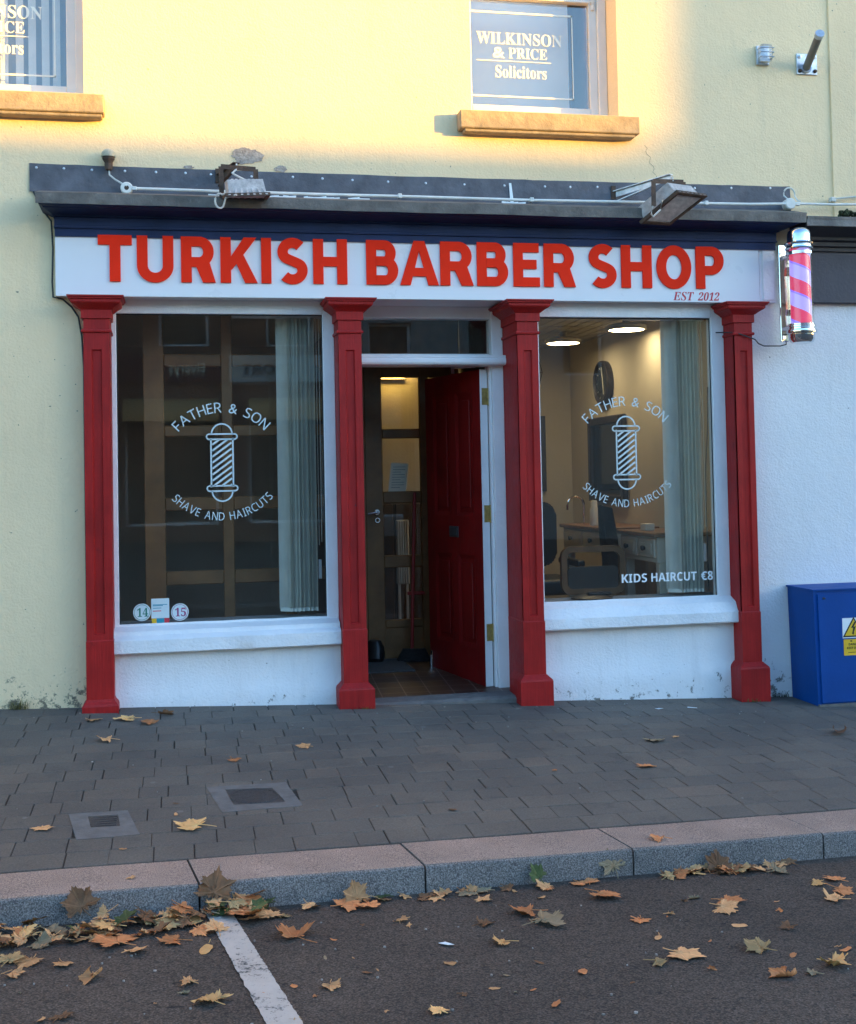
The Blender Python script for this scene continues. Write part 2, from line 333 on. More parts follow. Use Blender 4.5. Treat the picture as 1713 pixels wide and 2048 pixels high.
# ------------------------------------------------------------------ mesh helpers
class MB:
    def __init__(s): s.bm = bmesh.new(); s.mi = 0
    def _new(s, fs, smooth=False):
        for f in fs: f.material_index = s.mi; f.smooth = smooth
    def box(s, x0, x1, y0, y1, z0, z1, bev=0.0, mat=None, seg=1):
        t = bmesh.new(); bmesh.ops.create_cube(t, size=1)
        for v in t.verts:
            v.co = Vector(((x0 + x1) / 2 + v.co.x * (x1 - x0), (y0 + y1) / 2 + v.co.y * (y1 - y0), (z0 + z1) / 2 + v.co.z * (z1 - z0)))
        if bev: bmesh.ops.bevel(t, geom=t.edges[:], offset=bev, segments=seg, affect='EDGES', profile=.5)
        s.merge(t, mat); return s
    def merge(s, t, mat=None, smooth=None):
        mp = {}
        for v in t.verts: mp[v] = s.bm.verts.new(mat @ v.co if mat else v.co)
        for f in t.faces:
            try: g = s.bm.faces.new([mp[v] for v in f.verts])
            except ValueError: continue
            g.material_index = s.mi; g.smooth = f.smooth if smooth is None else smooth
        t.free()
    def face(s, pts, smooth=False):
        g = s.bm.faces.new([s.bm.verts.new(Vector(p)) for p in pts]); g.material_index = s.mi; g.smooth = smooth; return g
    def prism(s, pts, d0, d1, axis='y'):
        """closed 2-D outline extruded along an axis; y: (x,z)  x: (y,z)  z: (x,y)"""
        def P(a, b, d): return {'y': (a, d, b), 'x': (d, a, b), 'z': (a, b, d)}[axis]
        A = [s.bm.verts.new(P(a, b, d0)) for a, b in pts]; B = [s.bm.verts.new(P(a, b, d1)) for a, b in pts]
        fs = [s.bm.faces.new(A), s.bm.faces.new(B[::-1])]
        n = len(pts)
        for i in range(n): fs.append(s.bm.faces.new([A[i], B[i], B[(i + 1) % n], A[(i + 1) % n]]))
        s._new(fs); return s
    def lathe(s, c, prof, n=24, mat=None, smooth=True):
        rings = []
        for r, h in prof:
            if r < 1e-5: rings.append([s.bm.verts.new((mat @ Vector((0, 0, h)) if mat else Vector((0, 0, h))) + Vector(c))])
            else:
                rings.append([s.bm.verts.new((mat @ Vector((r * math.cos(2 * math.pi * i / n), r * math.sin(2 * math.pi * i / n), h)) if mat else Vector((r * math.cos(2 * math.pi * i / n), r * math.sin(2 * math.pi * i / n), h))) + Vector(c)) for i in range(n)])
        for a, b in zip(rings, rings[1:]):
            for i in range(n):
                j = (i + 1) % n
                if len(a) == 1 and len(b) == 1: continue
                if len(a) == 1: f = s.bm.faces.new([a[0], b[j], b[i]])
                elif len(b) == 1: f = s.bm.faces.new([a[i], a[j], b[0]])
                else: f = s.bm.faces.new([a[i], a[j], b[j], b[i]])
                f.material_index = s.mi; f.smooth = smooth
        return s
    def tube(s, pts, r, n=8, smooth=True):
        pts = [Vector(p) for p in pts]; prev = None; up = Vector((0, 0, 1))
        for i, p in enumerate(pts):
            d = (pts[min(i + 1, len(pts) - 1)] - pts[max(i - 1, 0)]).normalized()
            a = d.cross(up if abs(d.z) < .95 else Vector((1, 0, 0))).normalized(); b = d.cross(a)
            ring = [s.bm.verts.new(p + a * r * math.cos(2 * math.pi * k / n) + b * r * math.sin(2 * math.pi * k / n)) for k in range(n)]
            if prev:
                for k in range(n):
                    f = s.bm.faces.new([prev[k], prev[(k + 1) % n], ring[(k + 1) % n], ring[k]]); f.material_index = s.mi; f.smooth = smooth
            else:
                f = s.bm.faces.new(ring[::-1]); f.material_index = s.mi
            prev = ring
        f = s.bm.faces.new(prev); f.material_index = s.mi
        return s
    def bar(s, a, b, w, h=None, up=(0, 0, 1)):
        """square-section bar between two points"""
        a, b = Vector(a), Vector(b); h = h or w; d = (b - a).normalized(); u = Vector(up)
        x = d.cross(u).normalized(); z = x.cross(d)
        vs_ = [[s.bm.verts.new(p + x * sx * w / 2 + z * sz * h / 2) for sx, sz in ((-1, -1), (1, -1), (1, 1), (-1, 1))] for p in (a, b)]
        fs = [s.bm.faces.new(vs_[0][::-1]), s.bm.faces.new(vs_[1])]
        for k in range(4): fs.append(s.bm.faces.new([vs_[0][k], vs_[0][(k + 1) % 4], vs_[1][(k + 1) % 4], vs_[1][k]]))
        s._new(fs); return s
    def hexa(s, P):
        """eight corners: four of one face then the matching four"""
        v = [s.bm.verts.new(Vector(p)) for p in P]
        fs = [s.bm.faces.new([v[i] for i in q]) for q in ((3, 2, 1, 0), (4, 5, 6, 7), (0, 1, 5, 4), (1, 2, 6, 5), (2, 3, 7, 6), (3, 0, 4, 7))]
        s._new(fs); return s
    def build(s, name, mats, parent=None, sharp=35, fix=True):
        if fix: bmesh.ops.recalc_face_normals(s.bm, faces=s.bm.faces[:])
        me = bpy.data.meshes.new(name)
        off = world_of(parent) if parent else Vector()
        if parent:
            for v in s.bm.verts: v.co -= off
        s.bm.to_mesh(me); s.bm.free()
        for m in (mats if isinstance(mats, (list, tuple)) else [mats]): me.materials.append(m)
        if any(p.use_smooth for p in me.polygons): me.set_sharp_from_angle(angle=R(sharp))
        o = bpy.data.objects.new(name, me); sc.collection.objects.link(o)
        if parent: o.parent = parent
        return o

def world_of(o):
    v = Vector()
    while o: v += o.location; o = o.parent
    return v
def tag(o, label=None, cat=None, group=None, kind=None):
    if label: o['label'] = label
    if cat: o['category'] = cat
    if group: o['group'] = group
    if kind: o['kind'] = kind
    return o
def thing(name, loc, label, cat, group=None):
    o = bpy.data.objects.new(name, None); sc.collection.objects.link(o); o.location = loc; o.empty_display_size = .1
    return tag(o, label, cat, group)

# lettering: glyph outlines from the built-in font (its mathematical alphabets give bold sans and serif faces)
FACES = {'sans_bold': (0x1d5d4, 0x1d5ee, 0x1d7ec), 'sans': (0x1d5a0, 0x1d5ba, 0x1d7e2), 'serif': (0x1d400, 0x1d41a, 0x1d7ce), 'serif_italic': (0x1d468, 0x1d482, 0x1d7ce)}
def conv(t, face):
    if not face: return t
    a, b, d = FACES[face]
    return ''.join(chr(a + ord(c) - 65) if 'A' <= c <= 'Z' else chr(b + ord(c) - 97) if 'a' <= c <= 'z' else chr(d + ord(c) - 48) if c.isdigit() else c for c in t)
_cache = {}
def glyphs(t, face=None, extrude=0.0, offset=0.0, bevel=0.0):
    key = (t, face, extrude, offset, bevel)
    if key not in _cache:
        cu = bpy.data.curves.new('text', 'FONT'); cu.body = conv(t, face); cu.extrude = extrude; cu.offset = offset; cu.bevel_depth = bevel
        ob = bpy.data.objects.new('text', cu); sc.collection.objects.link(ob)
        bpy.context.view_layer.update()
        me = bpy.data.meshes.new_from_object(ob.evaluated_get(bpy.context.evaluated_depsgraph_get()))
        V = [tuple(v.co) for v in me.vertices]; F = [tuple(p.vertices) for p in me.polygons]
        bpy.data.objects.remove(ob); bpy.data.curves.remove(cu); bpy.data.meshes.remove(me)
        xs = [v[0] for v in V]; ys = [v[1] for v in V]
        _cache[key] = (V, F, min(xs), max(xs), min(ys), max(ys))
    return _cache[key]
def put_text(mb, t, x0, x1, z0, z1, y, face=None, depth=.002, offset=0.0, ydir=-1, shear=0.0, mirror=False):
    """write t into the box x0..x1, z0..z1 on the plane y, facing -y"""
    V, F, a, b, c, d = glyphs(t, face, .5, offset)
    vs_ = []
    for v in V:
        u = (v[0] - a) / (b - a); w = (v[1] - c) / (d - c)
        if mirror: u = 1 - u
        vs_.append(mb.bm.verts.new((x0 + u * (x1 - x0) + shear * w * (z1 - z0), y + ydir * depth * (v[2] + .5), z0 + w * (z1 - z0))))
    for f in F:
        try: g = mb.bm.faces.new([vs_[i] for i in f]); g.material_index = mb.mi
        except ValueError: pass
def arc_text(mb, t, cx, cz, rad, a0, a1, h, y, face, below=False, depth=.002):
    """capitals of height h along a circle about (cx, cz); angles in degrees, 90 is the top"""
    ad = []; 
    for ch in t:
        if ch == ' ': ad.append((.30, None)); continue
        fc = None if ch == '&' else face
        g = glyphs(ch, fc, .5, 0.0); ad.append((g[3] - g[2], (g, fc)))
    capH = glyphs('H', face, .5, 0.0)[5]
    gap = .12
    tot = sum(w for w, _ in ad) + gap * (len(ad) - 1); pos = 0
    for w, g in ad:
        if g:
            V, F, a, b, c, d = g[0]
            fr = (pos + w / 2) / tot; ang = R(a0 + (a1 - a0) * fr)
            sc_ = h / capH; rot = (ang - math.pi / 2) if not below else (ang + math.pi / 2)
            px, pz = cx + rad * math.cos(ang), cz + rad * math.sin(ang)
            sx = abs(R(a1 - a0)) * rad / tot
            vs_ = []
            for v in V:
                lx = (v[0] - (a + b) / 2) * sx; lz = (v[1] - capH / 2) * sc_
                vs_.append(mb.bm.verts.new((px + lx * math.cos(rot) - lz * math.sin(rot), y - depth * (v[2] + .5), pz + lx * math.sin(rot) + lz * math.cos(rot))))
            for f in F:
                try: q = mb.bm.faces.new([vs_[i] for i in f]); q.material_index = mb.mi
                except ValueError: pass
        pos += w + gap

def wall_sheet(mb, x0, x1, z0, z1, holes, y0, y1):
    """wall slab between y0 (street face) and y1 with rectangular openings (x0,x1,z0,z1)"""
    xs = sorted({x0, x1, *[min(max(h[i], x0), x1) for h in holes for i in (0, 1)]}); zs = sorted({z0, z1, *[min(max(h[i], z0), z1) for h in holes for i in (2, 3)]})
    def solid(i, j):
        if i < 0 or j < 0 or i >= len(xs) - 1 or j >= len(zs) - 1: return False
        cx, cz = (xs[i] + xs[i + 1]) / 2, (zs[j] + zs[j + 1]) / 2
        return not any(h[0] < cx < h[1] and h[2] < cz < h[3] for h in holes)
    for i in range(len(xs) - 1):
        for j in range(len(zs) - 1):
            if not solid(i, j): continue
            a, b, c, d = xs[i], xs[i + 1], zs[j], zs[j + 1]
            mb.face([(a, y0, c), (b, y0, c), (b, y0, d), (a, y0, d)]); mb.face([(a, y1, d), (b, y1, d), (b, y1, c), (a, y1, c)])
            if not solid(i - 1, j): mb.face([(a, y0, c), (a, y0, d), (a, y1, d), (a, y1, c)])
            if not solid(i + 1, j): mb.face([(b, y0, d), (b, y0, c), (b, y1, c), (b, y1, d)])
            if not solid(i, j - 1): mb.face([(a, y0, c), (a, y1, c), (b, y1, c), (b, y0, c)])
            if not solid(i, j + 1): mb.face([(a, y0, d), (b, y0, d), (b, y1, d), (a, y1, d)])
    bmesh.ops.remove_doubles(mb.bm, verts=mb.bm.verts[:], dist=1e-5)

# ------------------------------------------------------------------ ground
zw = lambda X: .078 - .0405 * X                     # pavement level along the wall
zk = lambda X: -.035 - .02 * X                      # and along the kerb
yk = lambda X: -2.66 + .051 * X                     # back edge of the kerb
def pz(X, y):
    s = min(max(-y / -yk(X), 0), 1); return zw(X) * (1 - s) + zk(X) * s
rz = lambda X: -.135 - .02 * X                      # road level
XA, XB = -7.0, 11.0

def ground():
    mb = MB()
    mb.face([(-160, -200, rz(0) - .02), (160, -200, rz(0) - .02), (160, 120, -.6), (-160, 120, -.6)]); 
    tag(mb.build('ground', M['asphalt']), kind='structure')
    mb = MB(); n = 36
    for i in range(n):
        a = XA - 6 + (XB - XA + 12) * i / n; b = XA - 6 + (XB - XA + 12) * (i + 1) / n
        mb.face([(a, -26, rz(a)), (b, -26, rz(b)), (b, yk(b) - .2, rz(b)), (a, yk(a) - .2, rz(a))])
    tag(mb.build('road', M['asphalt']), kind='structure')
ground()

MAN = [((.118, -1.715), (.484, -1.69), (.526, -2.063), (.176, -2.107)), ((-.466, -2.03), (-.223, -2.014), (-.162, -2.343), (-.408, -2.37))]
def inside(q, x, y):
    return all((q[(i + 1) % 4][0] - q[i][0]) * (y - q[i][1]) - (q[(i + 1) % 4][1] - q[i][1]) * (x - q[i][0]) <= 0 for i in range(4))
def pavement():
    rng = random.Random(3); V = []; F = []; T = []
    bed = []
    n = 40
    for i in range(n):
        a = XA + (XB - XA) * i / n; b = XA + (XB - XA) * (i + 1) / n
        k = len(V)
        V += [(a, yk(a), pz(a, yk(a)) - .0045), (b, yk(b), pz(b, yk(b)) - .0045), (b, .1, zw(b) - .0045), (a, .1, zw(a) - .0045)]
        F.append((k, k + 1, k + 2, k + 3)); bed.append(len(F) - 1); T += [0] * 4
    row = .166; d = .006; r = 0
    while d < 3.3:
        x = XA + rng.random() * .2
        while x < XB:
            w = rng.choice((.125, .16, .18, .21, .24, .25)) * rng.uniform(.94, 1.06); g = .0017
            cx = x + w / 2; cyk = yk(cx) + d + row / 2
            if cyk < .12 and not any(all(inside(q, cx + a * w / 2, cyk + b * row / 2) for a in (-1, 1) for b in (-1, 1)) for q in MAN):
                if any(all(inside(tuple((sum(p[0] for p in q) / 4 + (v[0] - sum(p[0] for p in q) / 4) * .62, sum(p[1] for p in q) / 4 + (v[1] - sum(p[1] for p in q) / 4) * .62) for v in q), cx, cyk) for _ in (0,)) for q in MAN): x += w; continue
                t = rng.random(); dz = rng.gauss(0, .0005); tx = rng.gauss(0, .0022); ty = rng.gauss(0, .0026); ch = .0022
                jx = rng.gauss(0, .0012)
                top = []; bot = []
                for sx, sy in ((-1, -1), (1, -1), (1, 1), (-1, 1)):
                    X = cx + jx + sx * (w / 2 - g); Y = yk(X) + d + row / 2 + sy * (row / 2 - g) + rng.gauss(0, .0008)
                    Xi = cx + jx + sx * (w / 2 - g - ch); Yi = yk(Xi) + d + row / 2 + sy * (row / 2 - g - ch)
                    z = dz + tx * sx * w / 2 + ty * sy * row / 2
                    bot.append((X, Y, pz(X, Y) + z - ch)); top.append((Xi, Yi, pz(Xi, Yi) + z))
                k = len(V); V += bot + top + [(p[0], p[1], p[2] - .02) for p in bot]; T += [t] * 12
                F.append((k + 4, k + 5, k + 6, k + 7))
                for i in range(4):
                    j = (i + 1) % 4; F.append((k + i, k + j, k + 4 + j, k + 4 + i)); F.append((k + 8 + i, k + 8 + j, k + j, k + i))
            x += w
        d += row; r += 1
    me = bpy.data.meshes.new('pavement'); me.from_pydata(V, [], F)
    at = me.attributes.new('tone', 'FLOAT', 'POINT'); at.data.foreach_set('value', T)
    me.materials.append(M['paver']); me.materials.append(M['joint'])
    for i in bed: me.polygons[i].material_index = 1
    o = bpy.data.objects.new('pavement', me); sc.collection.objects.link(o); tag(o, kind='structure')
pavement()

JN = [-3.4, -2.5, -1.62, -.79, .024, .858, 1.699, 2.538, 3.37, 4.2, 5.05, 5.9, 6.8]
for a, b in zip(JN, JN[1:]):
    mb = MB(); g = .004
    def kc(X, t, z): return (X + t * .13, yk(X) - .012 - t, z)
    A, B = a + g, b - g; W = .302; bv = .014
    prof = [(0, -.25), (0, 0), (W - bv, 0), (W - .004, -.005), (W, -bv), (W, -.25)]
    PA = [kc(A, t, zk(A) + z) for t, z in prof]; PB = [kc(B, t, zk(B) + z) for t, z in prof]
    nseg = 6
    rows = []
    for i in range(nseg + 1):
        s = i / nseg; rows.append([mb.bm.verts.new(Vector(p) * (1 - s) + Vector(q) * s + Vector((0, 0, .0012 * math.sin(9 * a + 5 * s)))) for p, q in zip(PA, PB)])
    for r0, r1 in zip(rows, rows[1:]):
        for k in range(5):
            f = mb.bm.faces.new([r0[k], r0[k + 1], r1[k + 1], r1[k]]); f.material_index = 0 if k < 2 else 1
            f.smooth = k in (2, 3)
    for r0 in (rows[0], rows[-1]):
        f = mb.bm.faces.new(r0); f.material_index = 1
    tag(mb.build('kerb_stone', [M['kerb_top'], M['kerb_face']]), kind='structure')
# dark bedding under the kerb joints
mb = MB(); mb.prism([(XA, yk(XA) - .02), (XB, yk(XB) - .02), (XB, yk(XB) - .29), (XA, yk(XA) - .29)], -.5, -.34, 'z')
tag(mb.build('kerb_bed', M['joint']), kind='structure')

# white bay line on the road
mb = MB()
ed = random.Random(5); L0 = [(.055, -2.80), (.147, -2.80)]
import itertools
ys = [-2.97 - .012 * i for i in range(170)]
rows = []
for y in ys:
    t = -3.17 - y; xl = .11 + .157 * t + .004 * noise.noise(Vector((0, y * 22, 1))) + ed.gauss(0, .0007); xr = .203 + .165 * t + .004 * noise.noise(Vector((5, y * 22, 1))) + ed.gauss(0, .0007)
    rows.append((mb.bm.verts.new((xl, y, rz(xl) + .004)), mb.bm.verts.new((xr, y, rz(xr) + .004))))
for a, b in zip(rows, rows[1:]): mb.bm.faces.new([a[0], b[0], b[1], a[1]])
tag(mb.build('bay_line', M['roadline']), kind='structure')

# manhole covers
for q, lab, inner, round_ in ((MAN[0], 'larger square manhole cover with a rounded iron lid in concrete', ((.2, -1.765), (.415, -1.774), (.457, -2.0), (.229, -2.008)), True),
                              (MAN[1], 'smaller square stopcock cover set in concrete near the kerb', ((-.383, -2.078), (-.261, -2.071), (-.244, -2.227), (-.361, -2.227)), False)):
    cx = sum(p[0] for p in q) / 4; cy = sum(p[1] for p in q) / 4
    t = thing('manhole_cover', (cx, cy, pz(cx, cy)), lab, 'manhole cover', 'covers set in the pavement')
    mb = MB()
    out = [(p[0], p[1], pz(*p) + .0028) for p in q]; inn = [(p[0], p[1], pz(*p) + .0028) for p in inner]; low = [(p[0], p[1], pz(*p) - .002) for p in inner]
    for i in range(4):
        j = (i + 1) % 4; mb.face([out[i], out[j], inn[j], inn[i]]); mb.face([inn[i], inn[j], low[j], low[i]])
        mb.face([out[i], out[j], (out[j][0], out[j][1], out[j][2] - .03), (out[i][0], out[i][1], out[i][2] - .03)])
    mb.build('concrete_surround', M['conc'], t)
    mb = MB(); 
    icx = sum(p[0] for p in inner) / 4; icy = sum(p[1] for p in inner) / 4
    lid = [(icx + (p[0] - icx) * .97, icy + (p[1] - icy) * .97) for p in inner]
    mb.face([(x, y, pz(x, y) + .0016) for x, y in lid])
    if round_:
        for rr in (.88,):
            pts = [(icx + .105 * math.cos(a), icy + .112 * math.sin(a)) for a in [2 * math.pi * k / 32 for k in range(33)]]
            mb.tube([(x, y, pz(x, y) + .002) for x, y in pts], .003, 5)
        for k in range(-4, 5):
            x = icx + k * .021; hl = .10 * math.sqrt(max(0, 1 - (k * .021 / .11) ** 2))
            mb.bar((x, icy - hl, pz(x, icy - hl) + .002), (x, icy + hl, pz(x, icy + hl) + .002), .007, .003)
    else:
        for k in range(-2, 3): mb.bar((icx - .05, icy + k * .028, pz(icx, icy + k * .028) + .002), (icx + .05, icy + k * .028, pz(icx, icy + k * .028) + .002), .006, .003)
    mb.build('iron_lid', M['iron'], t)

# ------------------------------------------------------------------ the terrace house above the shop
UW = [(-1.60, -.508, 3.735, 5.7), (1.866, 2.854, 3.735, 5.7)]
bld = thing('terraced_building', (0, .2, 0), 'cream painted building with two upper windows above the barber shop', 'building')
mb = MB(); wall_sheet(mb, -8, 4.365, -.3, 8.4, [(-.45, 3.66, -.4, 2.62)] + UW, 0, .38)
mb.mi = 0
mb.face([(-8, .38, 8.4), (4.365, .38, 8.4), (4.365, 9, 8.4), (-8, 9, 8.4)])
mb.face([(-8, 9, -.3), (4.365, 9, -.3), (4.365, 9, 8.4), (-8, 9, 8.4)]); mb.face([(-8, .38, -.3), (-8, 9, -.3), (-8, 9, 8.4), (-8, .38, 8.4)])
mb.build('front_wall', M['cream'], bld, fix=False)
def blob(mb, cx, cz, rx, rz_, seed, y0=-.001, th=.004, n=44):
    rng = random.Random(seed); pts = []
    for k in range(n):
        a = 2 * math.pi * k / n; q = 1 + .30 * noise.noise(Vector((math.cos(a) * 1.6 + seed, math.sin(a) * 1.6, seed * 1.7))) + rng.uniform(-.09, .09)
        pts.append((cx + rx * q * math.cos(a), cz + rz_ * q * math.sin(a)))
    mb.prism(pts, y0, y0 - th, 'y')
for bl in ((.452, 3.392, .092, .048, 3), (.655, 3.318, .040, .020, 9), (.10, 3.31, .03, .010, 12)): mb = MB(); blob(mb, *bl); mb.build('bare_plaster_patch', M['plaster'], bld)
mb = MB(); mb.tube([(3.027 + .012 * math.sin(k * 1.9) + .007 * k, -.0005, 3.549 - .0195 * k) for k in range(11)], .0016, 4)
mb.build('hairline_crack', M['stone'], bld)

for wi, (x0, x1, z0, z1) in enumerate(UW):
    fr = MB(); yg = .235
    # box frame, sash stiles and bottom rail
    fr.box(x0 + .002, x0 + .025, .19, .30, z0, z1, .003); fr.box(x1 - .06, x1 - .002, .19, .30, z0, z1, .003)
    fr.box(x0 + .025, x0 + .062, .215, .27, z0 + .05, z1, .003); fr.box(x1 - .115, x1 - .06, .215, .27, z0 + .05, z1, .003)
    fr.box(x0 + .062, x1 - .115, .213, .272, z0 + .052, z0 + .105, .004)
    fr.box(x0 + .025, x1 - .06, .20, .29, z0 + .004, z0 + .05, .003)
    fr.box(x0 + .062, x1 - .115, .19, .25, 4.545, 4.605, .003)
    fr.lathe((x1 - .088, .21, 4.50), [(0, 0), (.012, .004), (.016, .02), (.010, .04), (.018, .06)], 10)
    w = fr.build('sash_window', M['timber_frame'], bld)
    gl = MB(); gl.box(x0 + .062, x1 - .115, yg, yg + .005, z0 + .105, z1); gl.build('pane', M['upper_glass'], w)
    tx = MB(); X = (lambda v: v) if wi else (lambda v: v - 3.320)
    def T(t, a, b, c, d): put_text(tx, t, X(a), X(b), c, d, yg - .001, 'serif', .0015)
    T('WILKINSON', 1.970, 2.555, 4.252, 4.332)
    T('PRICE', 2.185, 2.451, 4.160, 4.232); put_text(tx, '&', X(2.079), X(2.160), 4.160, 4.232, yg - .001, None, .0015, .02)
    T('Solicitors', 2.094, 2.444, 4.030, 4.112)
    tx.box(X(1.969), X(2.477), yg - .0025, yg - .001, 4.139, 4.144)
    tx.box(X(1.90), X(2.632), yg - .0025, yg - .001, 4.458, 4.470); tx.box(X(1.90), X(2.632), yg - .0025, yg - .001, 3.900, 3.910); tx.box(X(2.624), X(2.631), yg - .0025, yg - .001, 3.900, 4.470)
    tx.build('lettering', M['gold_vinyl'], w)
    rm = MB()
    rm.face([(x0, 1.6, z0 - .3), (x1, 1.6, z0 - .3), (x1, 1.6, z1), (x0, 1.6, z1)]); rm.face([(x0 - .02, .38, z0 - .3), (x0 - .02, 1.6, z0 - .3), (x0 - .02, 1.6, z1), (x0 - .02, .38, z1)])
    rm.face([(x1 + .02, .38, z0 - .3), (x1 + .02, 1.6, z0 - .3), (x1 + .02, 1.6, z1), (x1 + .02, .38, z1)]); rm.face([(x0, .38, z0 - .02), (x1, .38, z0 - .02), (x1, 1.6, z0 - .02), (x0, 1.6, z0 - .02)])
    rm.face([(x0, .38, z1), (x1, .38, z1), (x1, 1.6, z1), (x0, 1.6, z1)])
    if wi: rm.box(2.60, 2.84, .9, 1.2, 3.75, 4.2, .01); rm.box(2.63, 2.80, .88, .9, 4.22, 4.42)
    rm.build('room_lining', M['room_dark'] if not wi else M['wood'], w)
    st = MB(); st.box(-1.75 if not wi else 1.770, -.387 if not wi else 2.958, -.10, .20, 3.592, 3.705, .006); st.box((-1.72 if not wi else 1.80), (-.40 if not wi else 2.93), -.085, -.005, 3.572, 3.591, .004)
    st.build('stone_sill', M['stone'], w)
M['blind_blue'] = paint('pale_blue_blind', (.72, .86, .97), .04, .8, 6)
M['blind_slat'] = paint('cream_vertical_slat', (.88, .80, .74), .05, .8, 10)
mb = MB(); mb.box(1.895, 2.735, .640, .643, 3.84, 5.2); mb.box(1.895, 2.735, .635, .648, 3.83, 3.84)
t = tag(mb.build('blue_backing', M['blind_blue']), 'pale blue roller blind behind the lettered upstairs window on the right', 'blind')
t = thing('vertical_blind', (-1.0, .33, 5.6), 'upper window blind of widely spaced cream vertical slats', 'blind')
for c in (-1.50, -1.42, -1.34, -1.26, -1.18, -1.09, -.998, -.908, -.834, -.755, -.690):
    mb = MB(); mb.box(c - .023, c + .023, .318, .3195, 3.80, 5.6, mat=Matrix.Translation((c, .319, 0)) @ Matrix.Rotation(R(18), 4, 'Z') @ Matrix.Translation((-c, -.319, 0))); mb.build('slat', M['blind_slat'], t)
mb = MB(); mb.box(-1.58, -.52, .29, .33, 5.6, 5.66, .004); mb.build('headrail', M['blind_slat'], t)
mb = MB(); mb.box(-1.58, -.53, .40, .402, 3.75, 5.6); tag(mb.build('blue_backing', paint('slate_blue_reflection', (.27, .34, .44), .05, .8, 6)), 'blue backing board standing for sky reflection behind the cream slats upstairs', 'blind')  # board added behind the slats, its blue stands for reflected sky

# ------------------------------------------------------------------ neighbouring house on the right
nb = thing('neighbouring_building', (6.5, .2, 0), 'neighbouring building with white lower wall and charcoal fascia at the right edge', 'building')
mb = MB(); wall_sheet(mb, 4.365, 12, 2.9, 8.6, [], -.014, .38); mb.build('wall', M['cream'], nb, fix=False)
mb = MB(); wall_sheet(mb, 3.66, 12, -.3, 2.9, [], -.004, .38); mb.build('wall', M['white_wall'], nb, fix=False)
mb = MB(); mb.box(4.0, 12, -.055, -.004, 2.518, 2.875, .004); mb.build('fascia_board', M['slate_board'], nb)
mb = MB(); mb.prism([(-.016, 2.86), (-.075, 2.86), (-.075, 2.885), (-.10, 2.89), (-.10, 2.915), (-.125, 2.925), (-.125, 2.945), (-.20, 2.985), (-.24, 3.00), (-.24, 3.03), (-.016, 3.03)], 4.03, 12, 'x')
mb.build('cornice', M['roofdark'], nb)
mb = MB(); mb.prism([(-.016, 3.03), (-.268, 3.0305), (-.272, 2.988), (-.262, 2.985), (-.255, 3.02), (-.016, 3.028)], 4.02, 12, 'x')
mb.prism([(-.016, 3.032), (-.27, 3.031), (-.272, 3.05), (-.20, 3.062), (-.016, 3.085)], 4.025, 12, 'x')
mb.build('lead_capping', M['lead_edge'], nb)
mb = MB(); rng = random.Random(11)
for k in range(260):
    x = 4.30 + rng.random() ** 1.0 * .9; y = -.19 + rng.gauss(0, .03); s = rng.uniform(.006, .02)
    t = bmesh.new(); bmesh.ops.create_icosphere(t, subdivisions=1, radius=s)
    for v in t.verts: v.co *= rng.uniform(.6, 1.4)
    mb.merge(t, Matrix.Translation((x, y, 3.072 + rng.random() * .026)))
tag(mb.build('moss', M['moss']), 'dark green moss growing along the lead capping at the right', 'moss', kind='stuff')

# ------------------------------------------------------------------ shopfront
sf = thing('shopfront', (1.6, 0, 0), 'red and white barber shopfront with pilasters, two display windows and an open door', 'shopfront')
SX0, SX1 = -.675, 3.893
# fascia sign
mb = MB(); mb.box(SX0, 3.775, -.07, .0, 2.511, 2.93, .002)
fa = mb.build('fascia_sign', M['white_smooth'], sf)
mb = MB(); mb.box(3.780, SX1, -.062, .0, 2.515, 2.93, .002); mb.box(3.800, SX1 - .012, -.070, -.063, 2.53, 2.92, .002); mb.build('end_block', M['white'], fa)
LET = [('T', -.433, -.238), ('U', -.21, .002), ('R', .046, .247), ('K', .278, .496), ('I', .521, .581), ('S', .617, .802), ('H', .835, 1.044), ('B', 1.162, 1.36), ('A', 1.372, 1.616), ('R', 1.627, 1.836), ('B', 1.862, 2.062), ('E', 2.098, 2.27), ('R', 2.298, 2.505), ('S', 2.596, 2.783), ('H', 2.815, 3.022), ('O', 3.056, 3.294), ('P', 3.327, 3.52)]
def letter_poly(ch, x0, x1, z0, z1):
    """heavy geometric capitals: list of (outline, holes-free) loops as strokes"""
    return None
